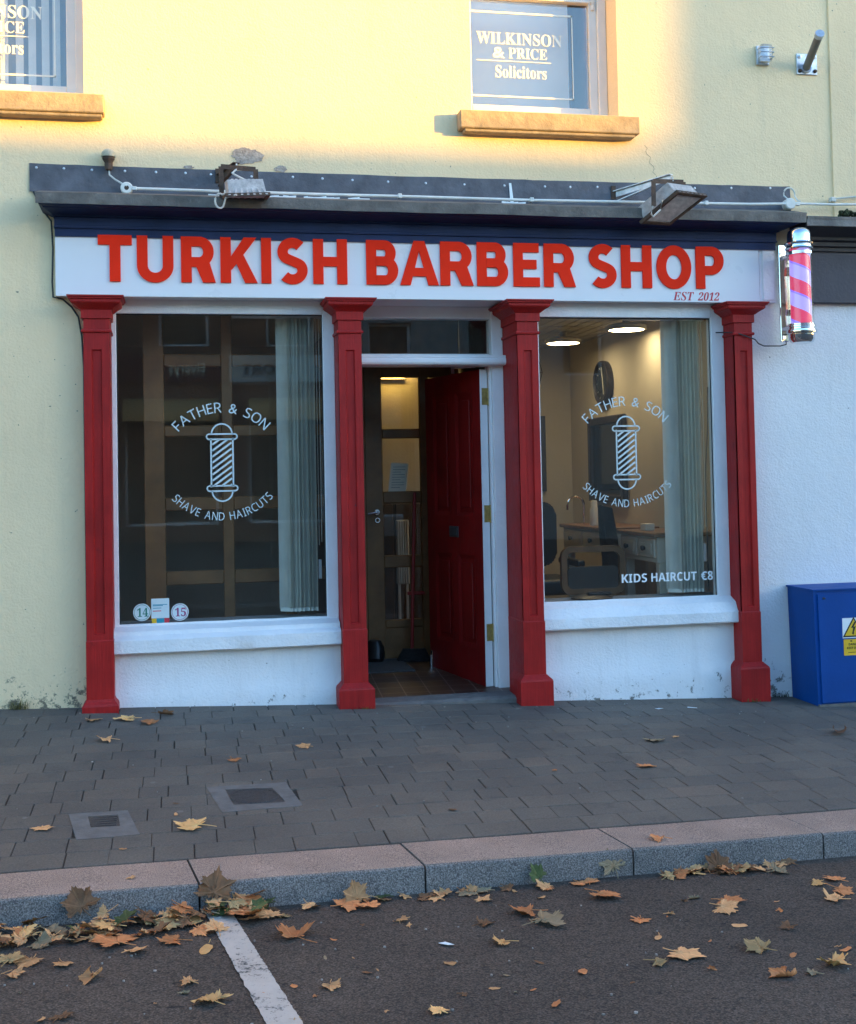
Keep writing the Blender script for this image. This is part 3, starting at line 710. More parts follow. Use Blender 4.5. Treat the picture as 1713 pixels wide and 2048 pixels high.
def stroke_letter(mb, ch, x0, x1, z0, z1, y0, y1):
    W = x1 - x0; H = z1 - z0; t = .0625; th = .058          # stem and bar thickness
    cnt = [0]
    def q(pts): cnt[0] += 1; mb.prism(pts, y0 - .0005 * cnt[0], y1, 'y')
    def rect(a, b, c, d): q([(a, c), (b, c), (b, d), (a, d)])
    def ring(cx, cz, ax, az, bx, bz, a0, a1, n=22):
        """elliptical band from angle a0 to a1 (degrees), outer radii ax, az, inner bx, bz"""
        A = [R(a0 + (a1 - a0) * k / n) for k in range(n + 1)]; cnt[0] += 1; y0_ = y0 - .0005 * cnt[0]
        for p, r in zip(A, A[1:]):
            q_ = [(cx + ax * math.cos(p), cz + az * math.sin(p)), (cx + ax * math.cos(r), cz + az * math.sin(r)), (cx + bx * math.cos(r), cz + bz * math.sin(r)), (cx + bx * math.cos(p), cz + bz * math.sin(p))]
            f0 = [mb.bm.verts.new((u, y0_, v)) for u, v in q_]; f1 = [mb.bm.verts.new((u, y1, v)) for u, v in q_]
            mb.bm.faces.new(f0); mb.bm.faces.new(f1[::-1]); mb.bm.faces.new([f0[0], f1[0], f1[1], f0[1]]); mb.bm.faces.new([f0[2], f1[2], f1[3], f0[3]])
    if ch == 'T': q([(x0, z1), (x0, z1 - th), (x0 + W / 2 - t / 2, z1 - th), (x0 + W / 2 - t / 2, z0), (x0 + W / 2 + t / 2, z0), (x0 + W / 2 + t / 2, z1 - th), (x1, z1 - th), (x1, z1)])
    elif ch == 'I': rect(x0, x1, z0, z1)
    elif ch == 'H':
        c = (z0 + z1) / 2; q([(x0, z0), (x0 + t, z0), (x0 + t, c - th / 2), (x1 - t, c - th / 2), (x1 - t, z0), (x1, z0), (x1, z1), (x1 - t, z1), (x1 - t, c + th / 2), (x0 + t, c + th / 2), (x0 + t, z1), (x0, z1)])
    elif ch == 'E':
        c = (z0 + z1) / 2 + .003; q([(x0, z0), (x1, z0), (x1, z0 + th), (x0 + t, z0 + th), (x0 + t, c - th / 2), (x1 - .02, c - th / 2), (x1 - .02, c + th / 2), (x0 + t, c + th / 2), (x0 + t, z1 - th), (x1 - .004, z1 - th), (x1 - .004, z1), (x0, z1)])
    elif ch == 'U':
        r = W / 2; zc = z0 + r * .95 - .004
        rect(x0, x0 + t, zc, z1); rect(x1 - t, x1, zc, z1); ring(x0 + r, zc, r, r * .95, r - t, r * .95 - th, 180, 360)
    elif ch == 'O':
        ring((x0 + x1) / 2, (z0 + z1) / 2, W / 2, H / 2 + .004, W / 2 - t - .002, H / 2 - th, 0, 360, 44)
    elif ch in 'RPB':
        rect(x0, x0 + t, z0, z1)
        if ch == 'B':
            zm = z0 + H * .53
            for a, b, xr in ((zm - .029, z1, x1 - .014), (z0, zm + .029, x1)):
                rr = (b - a) / 2; cx = xr - rr * .92
                rect(x0 + t, cx, b - th, b); rect(x0 + t, cx, a, a + th); ring(cx, (a + b) / 2, rr * .92, rr, rr * .92 - t, rr - th, -90, 90)
        else:
            a, b = (z0 + H * .33, z1) if ch == 'P' else (z0 + H * .34, z1)
            rr = (b - a) / 2; xr = x1 - (.008 if ch == 'R' else 0); cx = xr - rr * .95
            rect(x0 + t, cx, b - th, b); rect(x0 + t, cx, a, a + th); ring(cx, (a + b) / 2, rr * .95, rr, rr * .95 - t, rr - th, -90, 90)
            if ch == 'R': xs = x0 + W * .42; q([(xs, a + .012), (x1 - .073, z0), (x1 + .002, z0), (xs + .082, a + .030)])
    elif ch == 'K':
        rect(x0, x0 + t, z0, z1)
        q([(x0 + t, z0 + H * .28), (x0 + t, z0 + H * .58), (x1 - .078, z1), (x1 - .002, z1), (x0 + t + .012, z0 + H * .32)])
        q([(x0 + W * .38, z0 + H * .52), (x1 - .072, z0), (x1 + .002, z0), (x0 + W * .60, z0 + H * .66)])
    elif ch == 'A':
        xm = (x0 + x1) / 2; hw = .034
        q([(x0, z0), (x0 + t * 1.05, z0), (xm, z1 - .062), (x1 - t * 1.05, z0), (x1, z0), (xm + hw, z1), (xm - hw, z1)]); rect(x0 + W * .25, x1 - W * .25, z0 + H * .20, z0 + H * .20 + th * .9)
    elif ch == 'S':
        # centre line of an S, swept with a flat nib
        n = 40; cx = (x0 + x1) / 2; rx = W / 2 - t / 2; u = (H + .008 - th) / 4; zt = z1 + .004 - th / 2 - u; zb = z0 - .004 + th / 2 + u
        C = [(cx + rx * .97 * math.cos(R(a)), zt + u * math.sin(R(a))) for a in [38 + (270 - 38) * k / n for k in range(n + 1)]]
        C2 = [(cx + rx * math.cos(R(a)), zb + u * math.sin(R(a))) for a in [90 - (90 + 142) * k / n for k in range(n + 1)]]
        P = C[:-6] + C2[6:]
        # smooth the join
        for _ in range(6): P = [P[0]] + [((P[i - 1][0] + 2 * P[i][0] + P[i + 1][0]) / 4, (P[i - 1][1] + 2 * P[i][1] + P[i + 1][1]) / 4) for i in range(1, len(P) - 1)] + [P[-1]]
        L = []; Rr = []
        for i, p in enumerate(P):
            a = P[max(0, i - 1)]; b = P[min(len(P) - 1, i + 1)]; d = Vector((b[0] - a[0], b[1] - a[1])).normalized(); nrm = (-d.y, d.x); w = .031
            L.append((p[0] + nrm[0] * w, p[1] + nrm[1] * w * .97)); Rr.append((p[0] - nrm[0] * w, p[1] - nrm[1] * w * .97))
        prev = None
        for a, b in zip(L, Rr):
            cur = [mb.bm.verts.new((a[0], y0, a[1])), mb.bm.verts.new((b[0], y0, b[1])), mb.bm.verts.new((b[0], y1, b[1])), mb.bm.verts.new((a[0], y1, a[1]))]
            if prev:
                for k in range(4): mb.bm.faces.new([prev[k], prev[(k + 1) % 4], cur[(k + 1) % 4], cur[k]])
            else: mb.bm.faces.new(cur)
            prev = cur
        mb.bm.faces.new(prev[::-1])
for ch, a, b in LET:
    mb = MB(); stroke_letter(mb, ch, a, b, 2.599, 2.874, -.082, -.0705); mb.build('letter', M['red_letter'], fa)
mb = MB(); put_text(mb, 'EST', 3.168, 3.312, 2.522, 2.578, -.0705, 'serif_italic', .0015); put_text(mb, '2012', 3.338, 3.482, 2.522, 2.577, -.0705, 'serif', .0015, shear=.22); mb.build('small_lettering', M['redp'], fa)

# cornice with mitred returns
def sweep_cornice(mb, prof, x0, x1, yback, dl=.085, dr=.115, df=.21, ybase=-.08):
    rows = [[], [], [], []]
    for o, z in prof:
        rows[0].append((x0 - dl * o, yback, z)); rows[1].append((x0 - dl * o, ybase - df * o, z)); rows[2].append((x1 + dr * o, ybase - df * o, z)); rows[3].append((x1 + dr * o, yback, z))
    for a, b in zip(rows, rows[1:]):
        for k in range(len(prof) - 1): mb.face([a[k], b[k], b[k + 1], a[k + 1]])
mb = MB(); sweep_cornice(mb, [(0, 2.86), (0, 2.907), (.06, 2.909), (.06, 2.917), (.03, 2.921), (.03, 2.972), (.12, 2.976), (.12, 2.983), (.36, 2.992), (.62, 3.0), (.66, 3.006), (.86, 3.010), (.86, 3.06), (0, 3.12)], SX0, SX1, .0)
mb.build('cornice', M['navy'], sf)
mb = MB(); rngc = random.Random(4)
n = 60
def lipz(x): return 3.070 - .0012 * (x - 1.6) + .004 * noise.noise(Vector((x * 2.3, 0, 4))) + .002 * noise.noise(Vector((x * 9, 0, 1)))
for i in range(n):
    a = SX0 - .087 + (SX1 - SX0 + .205) * i / n; b = SX0 - .087 + (SX1 - SX0 + .205) * (i + 1) / n
    if True:
        za, zb = lipz(a), lipz(b); ya = -.284 + .004 * noise.noise(Vector((a * 3, 1, 0))); yb = -.284 + .004 * noise.noise(Vector((b * 3, 1, 0)))
        mb.face([(a, ya + .010, za - .062), (b, yb + .010, zb - .062), (b, yb, zb), (a, ya, za)]); mb.face([(a, ya, za), (b, yb, zb), (b, -.012, 3.143), (a, -.012, 3.143)])
        mb.face([(a, ya + .010, za - .062), (a, ya + .028, za - .058), (b, yb + .028, zb - .058), (b, yb + .010, zb - .062)])
a = SX0 - .087
mb.face([(a, -.274, 3.010), (a, -.284, 3.070), (a, -.012, 3.143), (a, -.0, 3.07)]); b = SX1 + .118
mb.face([(b, -.274, 3.008), (b, -.284, 3.066), (b, -.012, 3.143), (b, -.0, 3.07)])
bmesh.ops.remove_doubles(mb.bm, verts=mb.bm.verts[:], dist=1e-4)
for f in mb.bm.faces: f.smooth = True
mb.build('lead_drip', M['lead_edge'], sf)
# lead flashing upstand with a ragged top and nail heads
mb = MB(); n = 90; prev = None
for i in range(n + 1):
    x = -.822 + (4.047 + .822) * i / n
    top = 3.303 + .009 * ((x - 1.6) / 2.4) ** 2 - .008 + .003 * noise.noise(Vector((x * 4, 7, 0))) + .0022 * noise.noise(Vector((x * 17, 3, 0)))
    yb = -.004 - .004 * (noise.noise(Vector((x * 2.5, 2, 5))) + .6); ym = -.007 - .006 * (noise.noise(Vector((x * 3.1, 8, 1))) + .5)
    cur = [mb.bm.verts.new((x, -.0005, top + .001)), mb.bm.verts.new((x, yb, top)), mb.bm.verts.new((x, ym, 3.21)), mb.bm.verts.new((x, -.014, 3.135))]
    if prev:
        for k in range(3): f = mb.bm.faces.new([prev[k], cur[k], cur[k + 1], prev[k + 1]]); f.smooth = True
    prev = cur
fl = mb.build('lead_flashing', M['lead'], sf)
for x, z in [(-.782, 3.279), (-.626, 3.278), (-.466, 3.274), (-.275, 3.274), (-.094, 3.273), (.08, 3.273), (.231, 3.268), (.475, 3.263), (.727, 3.268), (.909, 3.264), (1.096, 3.26), (1.32, 3.256), (1.56, 3.254), (1.809, 3.253), (2.07, 3.253), (2.339, 3.255), (2.509, 3.257), (2.692, 3.262), (3.08, 3.268), (3.366, 3.274), (3.624, 3.282), (3.904, 3.29)]:
    mb = MB(); mb.lathe((x, -.009, z), [(0, .005), (.006, .0035), (.008, 0), (.008, -.004)], 10, Matrix.Rotation(R(90), 3, 'X').to_4x4()); mb.build('nail_head', M['nail'], fl)
rs = random.Random(9)                                        # torn sealant along the flashing foot
for x0, x1 in ((.21, .29), (.55, .70), (.78, .98), (1.05, 1.15), (2.02, 2.16)):
    x = x0; mb = MB()
    while x < x1:
        w = rs.uniform(.02, .05); mb.hexa([(x, -.13, 3.113), (x + w, -.13, 3.113), (x + w * .9, -.11, 3.118), (x + .003, -.11, 3.118), (x, -.13, 3.118 + rs.random() * .009), (x + w, -.13, 3.117 + rs.random() * .012), (x + w, -.11, 3.124), (x, -.11, 3.124)]); x += w
    mb.build('torn_sealant', M['vinyl_white'], fl)
mb = MB(); mb.hexa([(2.10, -.010, 3.27), (2.115, -.010, 3.27), (2.128, -.018, 3.13), (2.105, -.018, 3.13), (2.10, -.013, 3.27), (2.115, -.013, 3.27), (2.128, -.022, 3.13), (2.105, -.022, 3.13)])
mb.build('torn_sealant', M['vinyl_white'], fl)
# frieze soffit behind the sign
mb = MB(); mb.box(-.50, 3.70, -.0695, .36, 2.515, 2.62); mb.build('soffit', M['white'], sf)

# pilasters
def stack(mb, x0, x1, yf, yb, prof):
    """front and two sides of a square shaft, prof = (overhang, z) from bottom to top"""
    rows = [[(x0 - o, yb, z), (x0 - o, yf - o, z), (x1 + o, yf - o, z), (x1 + o, yb, z)] for o, z in prof]
    for a, b in zip(rows, rows[1:]):
        for k in range(3): mb.face([a[k], a[k + 1], b[k + 1], b[k]])
    mb.face(rows[-1][::-1]); mb.face(rows[0])
PIL = [('P', -.518, -.370, .162, .096, .10), ('P', .976, 1.117, .165, .038, .34), ('P', 2.101, 2.235, .157, -.008, .34), ('P', 3.562, 3.687, .163, -.058, .10)]
for i, (_, x0, x1, zt, zg, yb) in enumerate(PIL):
    yf = -.12
    mb = MB()
    px0, px1 = x0 + (x1 - x0) * .30, x1 - (x1 - x0) * .30; q0, q1 = .533, 2.192
    # shaft with a sunk panel
    stack(mb, x0, x1, yf, yb, [(.004, zg - .1), (.004, .497), (0, .503), (0, .506)])
    wall_sheet(mb, x0, x1, .506, 2.30, [(px0, px1, q0, q1)], yf, yf + .02)
    d = .013
    mb.face([(px0 + .006, yf + d, q0 + .008), (px1 - .006, yf + d, q0 + .008), (px1 - .006, yf + d, q1 - .006), (px0 + .006, yf + d, q1 - .006)])
    for a, b in (((px0, q0), (px1, q0)), ((px1, q0), (px1, q1)), ((px1, q1), (px0, q1)), ((px0, q1), (px0, q0))):
        def inn(p): return (px0 + .006 if p[0] == px0 else px1 - .006, yf + d, q0 + .008 if p[1] == q0 else q1 - .006)
        mb.face([(a[0], yf, a[1]), (b[0], yf, b[1]), inn(b), inn(a)])
    for X in (x0, x1): mb.face([(X, yf + .0, .506), (X, yb, .506), (X, yb, 2.30), (X, yf, 2.30)])
    pl = mb.build('pilaster', M['red_chipped'] if i == 1 else M['red'], sf)
    mb = MB()
    stack(mb, x0, x1, yf, yb, [(0, 2.290), (.010, 2.293), (.012, 2.301), (.010, 2.309), (0, 2.312), (0, 2.372), (.012, 2.374), (.012, 2.424), (.020, 2.428), (.026, 2.434), (.040, 2.444), (.060, 2.456), (.066, 2.464), (.066, 2.478), (.078, 2.482), (.078, 2.488), (.086, 2.492), (.086, 2.501)])
    mb.build('capital', M['red'], pl)
    mb = MB()
    if i == 0: prof = [(.026, zg - .12), (.028, zg + .028), (.022, zg + .042), (.010, zt - .012), (.005, zt)]
    else: prof = [(.038, zg - .12), (.038, zt - .024), (.034, zt - .014), (.014, zt + .006), (.006, zt + .014)]
    stack(mb, x0, x1, yf - .004, yb if yb < .2 else .10, prof)
    bmesh.ops.bevel(mb.bm, geom=[e for e in mb.bm.edges if len(e.link_faces) == 2 and abs(e.verts[0].co.z - e.verts[1].co.z) > .02], offset=.006, segments=2, affect='EDGES')
    mb.build('plinth', M['red_chipped'], pl)

# display windows
def wavy(mb, x0, x1, prof, n=40, amp=.0025, seed=0):
    """hand-trowelled moulding: profile (y,z) run along x with slight unevenness"""
    rows = []
    for i in range(n + 1):
        x = x0 + (x1 - x0) * i / n
        rows.append([mb.bm.verts.new((x, y + amp * noise.noise(Vector((x * 7, k * 3.1, seed))), z + amp * noise.noise(Vector((x * 6, k * 1.7, seed + 5))))) for k, (y, z) in enumerate(prof)])
    for a, b in zip(rows, rows[1:]):
        for k in range(len(prof) - 1):
            f = mb.bm.faces.new([a[k], b[k], b[k + 1], a[k + 1]]); f.smooth = True
    for r0 in (rows[0], rows[-1]):
        if len(r0) > 2: mb.bm.faces.new(r0)
def display_window(x0, x1, zb, zt, yg, jl, jr, yj):
    fr = MB()
    fr.box(jl, x0, yj, yg + .05, zb - .06, 2.515, .003); fr.box(x1, jr, yj, yg + .05, zb - .06, 2.515, .003)
    fr.box(x0, x1, yj - .004, yg + .05, zt, 2.515, .003); fr.box(x0, x1, yj, yg + .05, zb - .06, zb, .004)
    w = fr.build('display_window', M['white'], sf)
    mb = MB(); mb.box(x0 - .004, x1 + .004, yg, yg + .006, zb - .004, zt + .004); mb.build('pane', M['shop_glass'], w)
    mb = MB()                                                            # dark gasket line round the pane
    for a, b, c, d in ((x0, x0 + .006, zb, zt), (x1 - .006, x1, zb, zt), (x0, x1, zt - .007, zt), (x0, x1, zb, zb + .004)): mb.box(a, b, yg - .004, yg - .0005, c, d)
    mb.build('gasket', M['cable'], w)
    return w
wl = display_window(-.342, .903, .556, 2.432, .10, -.371, .9755, .078)
wr = display_window(2.288, 3.472, .592, 2.423, .06, 2.2345, 3.5615, .035)
def logo(w, cx, zc, sx, yg):
    s = .475 / .475
    y = yg - .0008
    mb = MB()
    arc_text(mb, 'FATHER & SON', cx, zc - .044, .38, 137.5, 43, .062, y, 'sans', depth=.0012)
    arc_text(mb, 'SHAVE AND HAIRCUTS', cx, zc + .061, .39, 222.5, 318, .049, y, 'sans', True, depth=.0012)
    mb.build('lettering', M['vinyl'], w)
    mb = MB(); t = .0095; hw = .066 * sx; H = .238
    def ln(x0, z0, x1, z1, t_=t):
        d = Vector((x1 - x0, z1 - z0)); n = Vector((-d.y, d.x)).normalized() * t_ / 2
        mb.prism([(x0 + n.x, z0 + n.y), (x1 + n.x, z1 + n.y), (x1 - n.x, z1 - n.y), (x0 - n.x, z0 - n.y)], y, y - .0012, 'y')
    def arc(cx_, cz_, rx, rz_, a0, a1, n=20):
        P = [(cx_ + rx * math.cos(R(a0 + (a1 - a0) * k / n)), cz_ + rz_ * math.sin(R(a0 + (a1 - a0) * k / n))) for k in range(n + 1)]
        for a, b in zip(P, P[1:]): ln(*a, *b)
    zt_, zb_ = zc + .150, zc - .150
    for s_ in (1, -1):
        zz = zc + s_ * .158; hb = .016; wb = .076 * sx
        ln(cx - wb, zz + hb, cx + wb, zz + hb); ln(cx - wb, zz - hb, cx + wb, zz - hb); arc(cx + wb, zz, hb, hb, -90, 90, 10); arc(cx - wb, zz, hb, hb, 90, 270, 10)
        arc(cx, zz + s_ * hb, hw - .004, .062, 0 if s_ > 0 else 180, 180 if s_ > 0 else 360)
    ln(cx - hw, zb_, cx - hw, zt_); ln(cx + hw, zb_, cx + hw, zt_)
    k = -6; x0, x1 = cx - hw + .008, cx + hw - .008; lo, hi = zc - .140, zc + .140
    while k < 8:
        za = zc + k * .0365; zb2 = za + .085
        a, b = [x0, za], [x1, zb2]
        if b[1] > lo and a[1] < hi:
            sl = (zb2 - za) / (x1 - x0)
            if a[1] < lo: a = [x0 + (lo - za) / sl, lo]
            if b[1] > hi: b = [x0 + (hi - za) / sl, hi]
            if b[0] - a[0] > .006: ln(*a, *b, .0115)
        k += 1
    mb.build('pole_emblem', M['vinyl'], w)
logo(wl, .2775, 1.524, 1.0, .10)
logo(wr, 2.871, 1.543, 1.0, .06)
mb = MB()
put_text(mb, 'KIDS', 2.817, 2.990, .700, .757, .0592, 'sans_bold', .0012); put_text(mb, 'HAIRCUT', 3.020, 3.335, .700, .757, .0592, 'sans_bold', .0012)
put_text(mb, 'C', 3.372, 3.408, .699, .756, .0592, 'sans_bold', .0012); mb.box(3.366, 3.396, .0578, .0592, .733, .738); mb.box(3.366, 3.396, .0578, .0592, .720, .725); put_text(mb, '8', 3.413, 3.449, .699, .757, .0592, 'sans_bold', .0012)
mb.build('price_lettering', M['vinyl_white'], wr)

# sills and risers
mb = MB(); wavy(mb, -.372, .969, [(.08, .566), (.075, .553), (-.012, .532), (-.018, .508), (-.050, .497), (-.066, .484), (-.068, .412), (-.062, .406), (.02, .404)], seed=1); mb.build('window_sill', M['white_rough'], sf)
mb = MB(); wavy(mb, 2.2365, 3.5605, [(.04, .600), (.034, .590), (-.035, .560), (-.060, .515), (-.074, .500), (-.076, .437), (-.07, .430), (.02, .428)], seed=2); mb.build('window_sill', M['white_rough'], sf)
mb = MB(); wavy(mb, -.372, .973, [(.0, .42), (.0, .30), (-.001, .185), (-.010, .165), (-.013, .08), (-.013, -.1)], 60, .004, seed=3); mb.build('stall_riser', M['riser'], sf)
mb = MB(); wavy(mb, 2.2375, 3.5605, [(.0, .44), (.0, .30), (-.001, .165), (-.012, .142), (-.014, .05), (-.014, -.2)], 60, .004, seed=4); mb.build('stall_riser', M['riser'], sf)

# door opening: frame, fanlight, roller box, threshold
mb = MB(); mb.box(2.025, 2.101, .225, .36, -.02, 2.515, .004); mb.box(2.010, 2.026, .25, .36, -.02, 2.13, .003); mb.box(1.1165, 1.16, .26, .36, -.02, 2.515, .003); mb.box(1.16, 2.025, .25, .36, 2.437, 2.515, .003); mb.box(1.16, 2.025, .30, .36, 2.13, 2.212, .003)
df = mb.build('door_frame', M['white'], sf)
mb = MB(); mb.box(1.16, 2.025, .300, .306, 2.212, 2.437); mb.build('fanlight_pane', M['shop_glass'], df)
mb = MB(); pr = [(.30, 2.190), (.165, 2.190), (.160, 2.187), (.160, 2.176), (.164, 2.174), (.156, 2.171), (.150, 2.160), (.150, 2.145), (.156, 2.133), (.168, 2.126), (.30, 2.124)]
mb.prism(pr, 1.1175, 2.1005, 'x'); mb.build('roller_box', M['white_smooth'], sf)
mb = MB(); mb.prism([(-.06, -.1), (-.055, .020), (-.03, .034), (.12, .040), (.12, -.1)], 1.118, 2.1, 'x'); mb.build('door_threshold', M['conc'], sf)

# the red door, hinged on the right and swung inwards
ang = R(75); U = Vector((-math.cos(ang), math.sin(ang), 0)); N = Vector((-U.y, U.x, 0)) * -1      # U runs along the leaf, N into its thickness
A0 = Vector((1.952, .272, .045)); LW, LH, LT = .80, 2.062, .047
DM = Matrix((( U.x, N.x, 0, A0.x), (U.y, N.y, 0, A0.y), (0, 0, 1, A0.z), (0, 0, 0, 1)))   # local x along the leaf, y thickness, z up; local y=0 is the street face
mb = MB(); t = bmesh.new(); lf = MB()
panels = [(.115, .355, 1.10, 1.93), (.445, .685, 1.10, 1.93), (.115, .355, .235, .845), (.445, .685, .235, .845)]
wall_sheet(lf, .003, LW, 0, LH, panels, 0, LT)
for a, b, c, d in panels:
    lf.box(a + .0, b - .0, .014, LT - .012, c, d); s = .028
    for (p0, p1, p2, p3) in (((a, c), (b, c), (b - s, c + s), (a + s, c + s)), ((b, c), (b, d), (b - s, d - s), (b - s, c + s)), ((b, d), (a, d), (a + s, d - s), (b - s, d - s)), ((a, d), (a, c), (a + s, c + s), (a + s, d - s))):
        lf.face([(p0[0], .001, p0[1]), (p1[0], .001, p1[1]), (p2[0], .012, p2[1]), (p3[0], .012, p3[1])])
    lf.box(a + .055, b - .055, .006, .014, c + .055, d - .055, .004)
mb.merge(lf.bm, DM)
mb2 = MB(); mb2.box(0.0, .003, 0, LT + .006, 0, LH)
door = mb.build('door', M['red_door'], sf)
e = MB(); e.merge(mb2.bm, DM); e.build('white_door_edge', M['white'], door)
lp = MB(); q = MB(); q.box(.335, .465, -.006, .0, .955, 1.03, .002); q.box(.345, .455, -.011, -.006, .965, 1.02, .002); lp.merge(q.bm, DM); lp.build('letter_plate', M['steel_dark'], door)
for zc in (1.930, 1.164, .393):
    h = MB(); q = MB(); q.box(-.0035, .0, .012, .052, zc - .045 - .055, zc - .045 + .055, .001); q.box(-.006, -.0035, .050, .066, zc - .045 - .055, zc - .045 + .055); q.lathe((-.006, .057, zc - .105), [(0, 0), (.006, 0), (.006, .116), (0, .116)], 10); h.merge(q.bm, DM); h.build('hinge', M['brass'], door)
cl = MB(); q = MB(); q.box(.30, .52, LT, LT + .045, LH - .07, LH - .01, .004); cl.merge(q.bm, DM); cl.bar((1.862, .66, 2.118), (1.80, .40, 2.128), .022, .010); cl.bar((1.80, .40, 2.128), (1.93, .31, 2.126), .022, .010); cl.build('door_closer', M['galv'], door)
bo = MB(); q = MB(); q.box(.74, .765, -.016, .0, .02, .15, .003); q.lathe((.752, -.02, .0), [(0, -.03), (.006, -.03), (.006, .12), (0, .12)], 10); q.bar((.752, -.02, .02), (.80, -.024, .012), .008); bo.merge(q.bm, DM); bo.build('foot_bolt', M['chrome'], door)

# ------------------------------------------------------------------ inside the shop
mb = MB()
mb.face([(-.6, .12, .036), (3.66, .12, .036), (3.66, .9, .075), (-.6, .9, .075)]); mb.face([(-.6, .9, .075), (3.66, .9, .075), (3.66, 3.5, .078), (-.6, 3.5, .078)])
tag(mb.build('shop_floor', M['quarry']), kind='structure')
mb = MB(); mb.face([(-.6, .05, 2.60), (3.66, .05, 2.60), (3.66, 3.5, 2.60), (-.6, 3.5, 2.60)])
for k in range(16):
    x = 2.15 + k * .10; mb.box(x, x + .006, .36, 3.45, 2.594, 2.5995)
for k in range(3): mb.box(2.1, 3.62, 1.0 + k * .9, 1.004 + k * .9, 2.593, 2.5995)
tag(mb.build('shop_ceiling', M['ceiling']), kind='structure')
mb = MB(); mb.box(-.6, 3.7, 3.45, 3.5, -.1, 2.62); tag(mb.build('shop_back_wall', M['room_wall']), kind='structure')
mb = MB(); mb.box(3.62, 3.655, .385, 3.449, -.1, 2.62); tag(mb.build('shop_right_wall', M['room_wall']), kind='structure')
mb = MB(); mb.box(-.6, -.56, .385, 3.449, -.1, 2.62); tag(mb.build('shop_left_wall', M['room_dark']), kind='structure')
mb = MB(); mb.box(1.20, 1.24, 2.45, 3.449, -.1, 2.598); tag(mb.build('light_divider', M['room_dark']), kind='structure')  # unseen divider, added to keep lamp light out of the left room

def screen(x0, x1, y, posts, rails, z0, z1, name, label, cat, kick=None, yth=.05):
    t = thing(name, ((x0 + x1) / 2, y, .07), label, cat)
    mb = MB()
    for a, b in posts: mb.box(a, b, y, y + yth, z0, z1, .004)
    gaps = [(posts[i][1], posts[i + 1][0]) for i in range(len(posts) - 1)]
    for (a, b) in gaps:
        for c, d in rails: mb.box(a, b, y + .004, y + yth - .004, c, d, .006)
        if kick: mb.box(a, b, y + .014, y + yth - .01, z0, kick)
    mb.build('frame', M['wood'], t)
    for a, b in gaps:
        for (c, d), (e_, f_2) in zip(rails, rails[1:]):
            mb = MB(); mb.box(a, b, y + .022, y + .026, d, e_); mb.build('pane', M['glass_clear'], t)
    return t
RL = [(.30, .36), (.745, .835), (1.225, 1.310), (1.705, 1.775), (2.16, 2.24)]
screen(-.20, 1.13, .60, [(-.20, -.07), (.297, .367), (.70, .77), (1.05, 1.13)], RL, .05, 2.59, 'timber_screen', 'pine glazed screen seen through the left display window', 'screen', .30)
scr = screen(1.37, 2.10, 1.50, [(1.375, 1.504), (1.792, 1.861), (2.02, 2.10)], RL, .07, 2.24, 'glazed_door', 'pine glazed inner door at the back of the doorway lobby', 'door', .30)
mb = MB(); mb.box(1.245, 2.10, 1.49, 1.56, 2.245, 2.598); mb.box(1.245, 1.372, 1.49, 1.56, .07, 2.244); mb.build('surround', M['wood'], scr)
mb = MB(); mb.lathe((1.452, 1.486, 1.16), [(0, .014), (.02, .012), (.024, 0), (.024, -.006)], 16, Matrix.Rotation(R(90), 3, 'X').to_4x4()); mb.tube([(1.452, 1.48, 1.16), (1.452, 1.45, 1.16), (1.42, 1.446, 1.155), (1.38, 1.448, 1.150)], .008)
mb.lathe((1.455, 1.486, 1.10), [(.012, .010), (.020, .010), (.022, 0), (.022, -.006), (.012, .002)], 16, Matrix.Rotation(R(90), 3, 'X').to_4x4()); mb.build('lever_handle', M['chrome'], scr)
# lobby sides
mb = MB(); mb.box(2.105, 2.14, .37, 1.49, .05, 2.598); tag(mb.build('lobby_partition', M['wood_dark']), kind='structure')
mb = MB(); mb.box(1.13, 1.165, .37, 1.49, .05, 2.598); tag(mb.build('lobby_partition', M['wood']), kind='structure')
# notice stuck to the inner door
mb = MB(); mb.hexa([(1.545, 1.518, 1.305), (1.680, 1.518, 1.300), (1.700, 1.518, 1.515), (1.572, 1.518, 1.525), (1.545, 1.5195, 1.305), (1.680, 1.5195, 1.300), (1.700, 1.5195, 1.515), (1.572, 1.5195, 1.525)])
t = tag(mb.build('paper_notice', M['paper']), 'cream paper notice stuck to the glass of the inner door', 'notice')
mb = MB()
for k in range(9):
    z = 1.49 - k * .019; mb.box(1.585 - k * .002, (1.68 - k * .002) - (.03 if k % 3 == 2 else 0), 1.5165, 1.518, z, z + .003)
mb.build('print', M['steel_dark'], t)
t = thing('cupboard', (1.72, 2.5, .08), 'low brown cupboard seen through the lower panes of the inner door', 'cupboard')
mb = MB(); mb.box(1.42, 2.08, 2.45, 2.80, .08, 1.24, .006); mb.build('carcass', M['cup'], t)
mb = MB(); mb.box(1.45, 1.74, 2.436, 2.449, .14, 1.20, .006); mb.build('door', M['cup'], t)
mb = MB(); mb.box(1.76, 2.05, 2.436, 2.449, .14, 1.20, .006); mb.build('door', M['cup'], t)
t = thing('radiator', (1.80, 2.3, .3), 'narrow cream ribbed radiator behind the inner door glass', 'radiator')
mb = MB(); mb.box(1.742, 1.845, 2.31, 2.35, .55, 1.07, .006)
for k in range(5): mb.box(1.748 + k * .0195, 1.760 + k * .0195, 2.298, 2.3095, .56, 1.06, .004)
mb.box(1.75, 1.77, 2.31, 2.35, .08, .549); mb.box(1.815, 1.835, 2.31, 2.35, .08, .549); mb.build('panel', M['ceiling'], t)
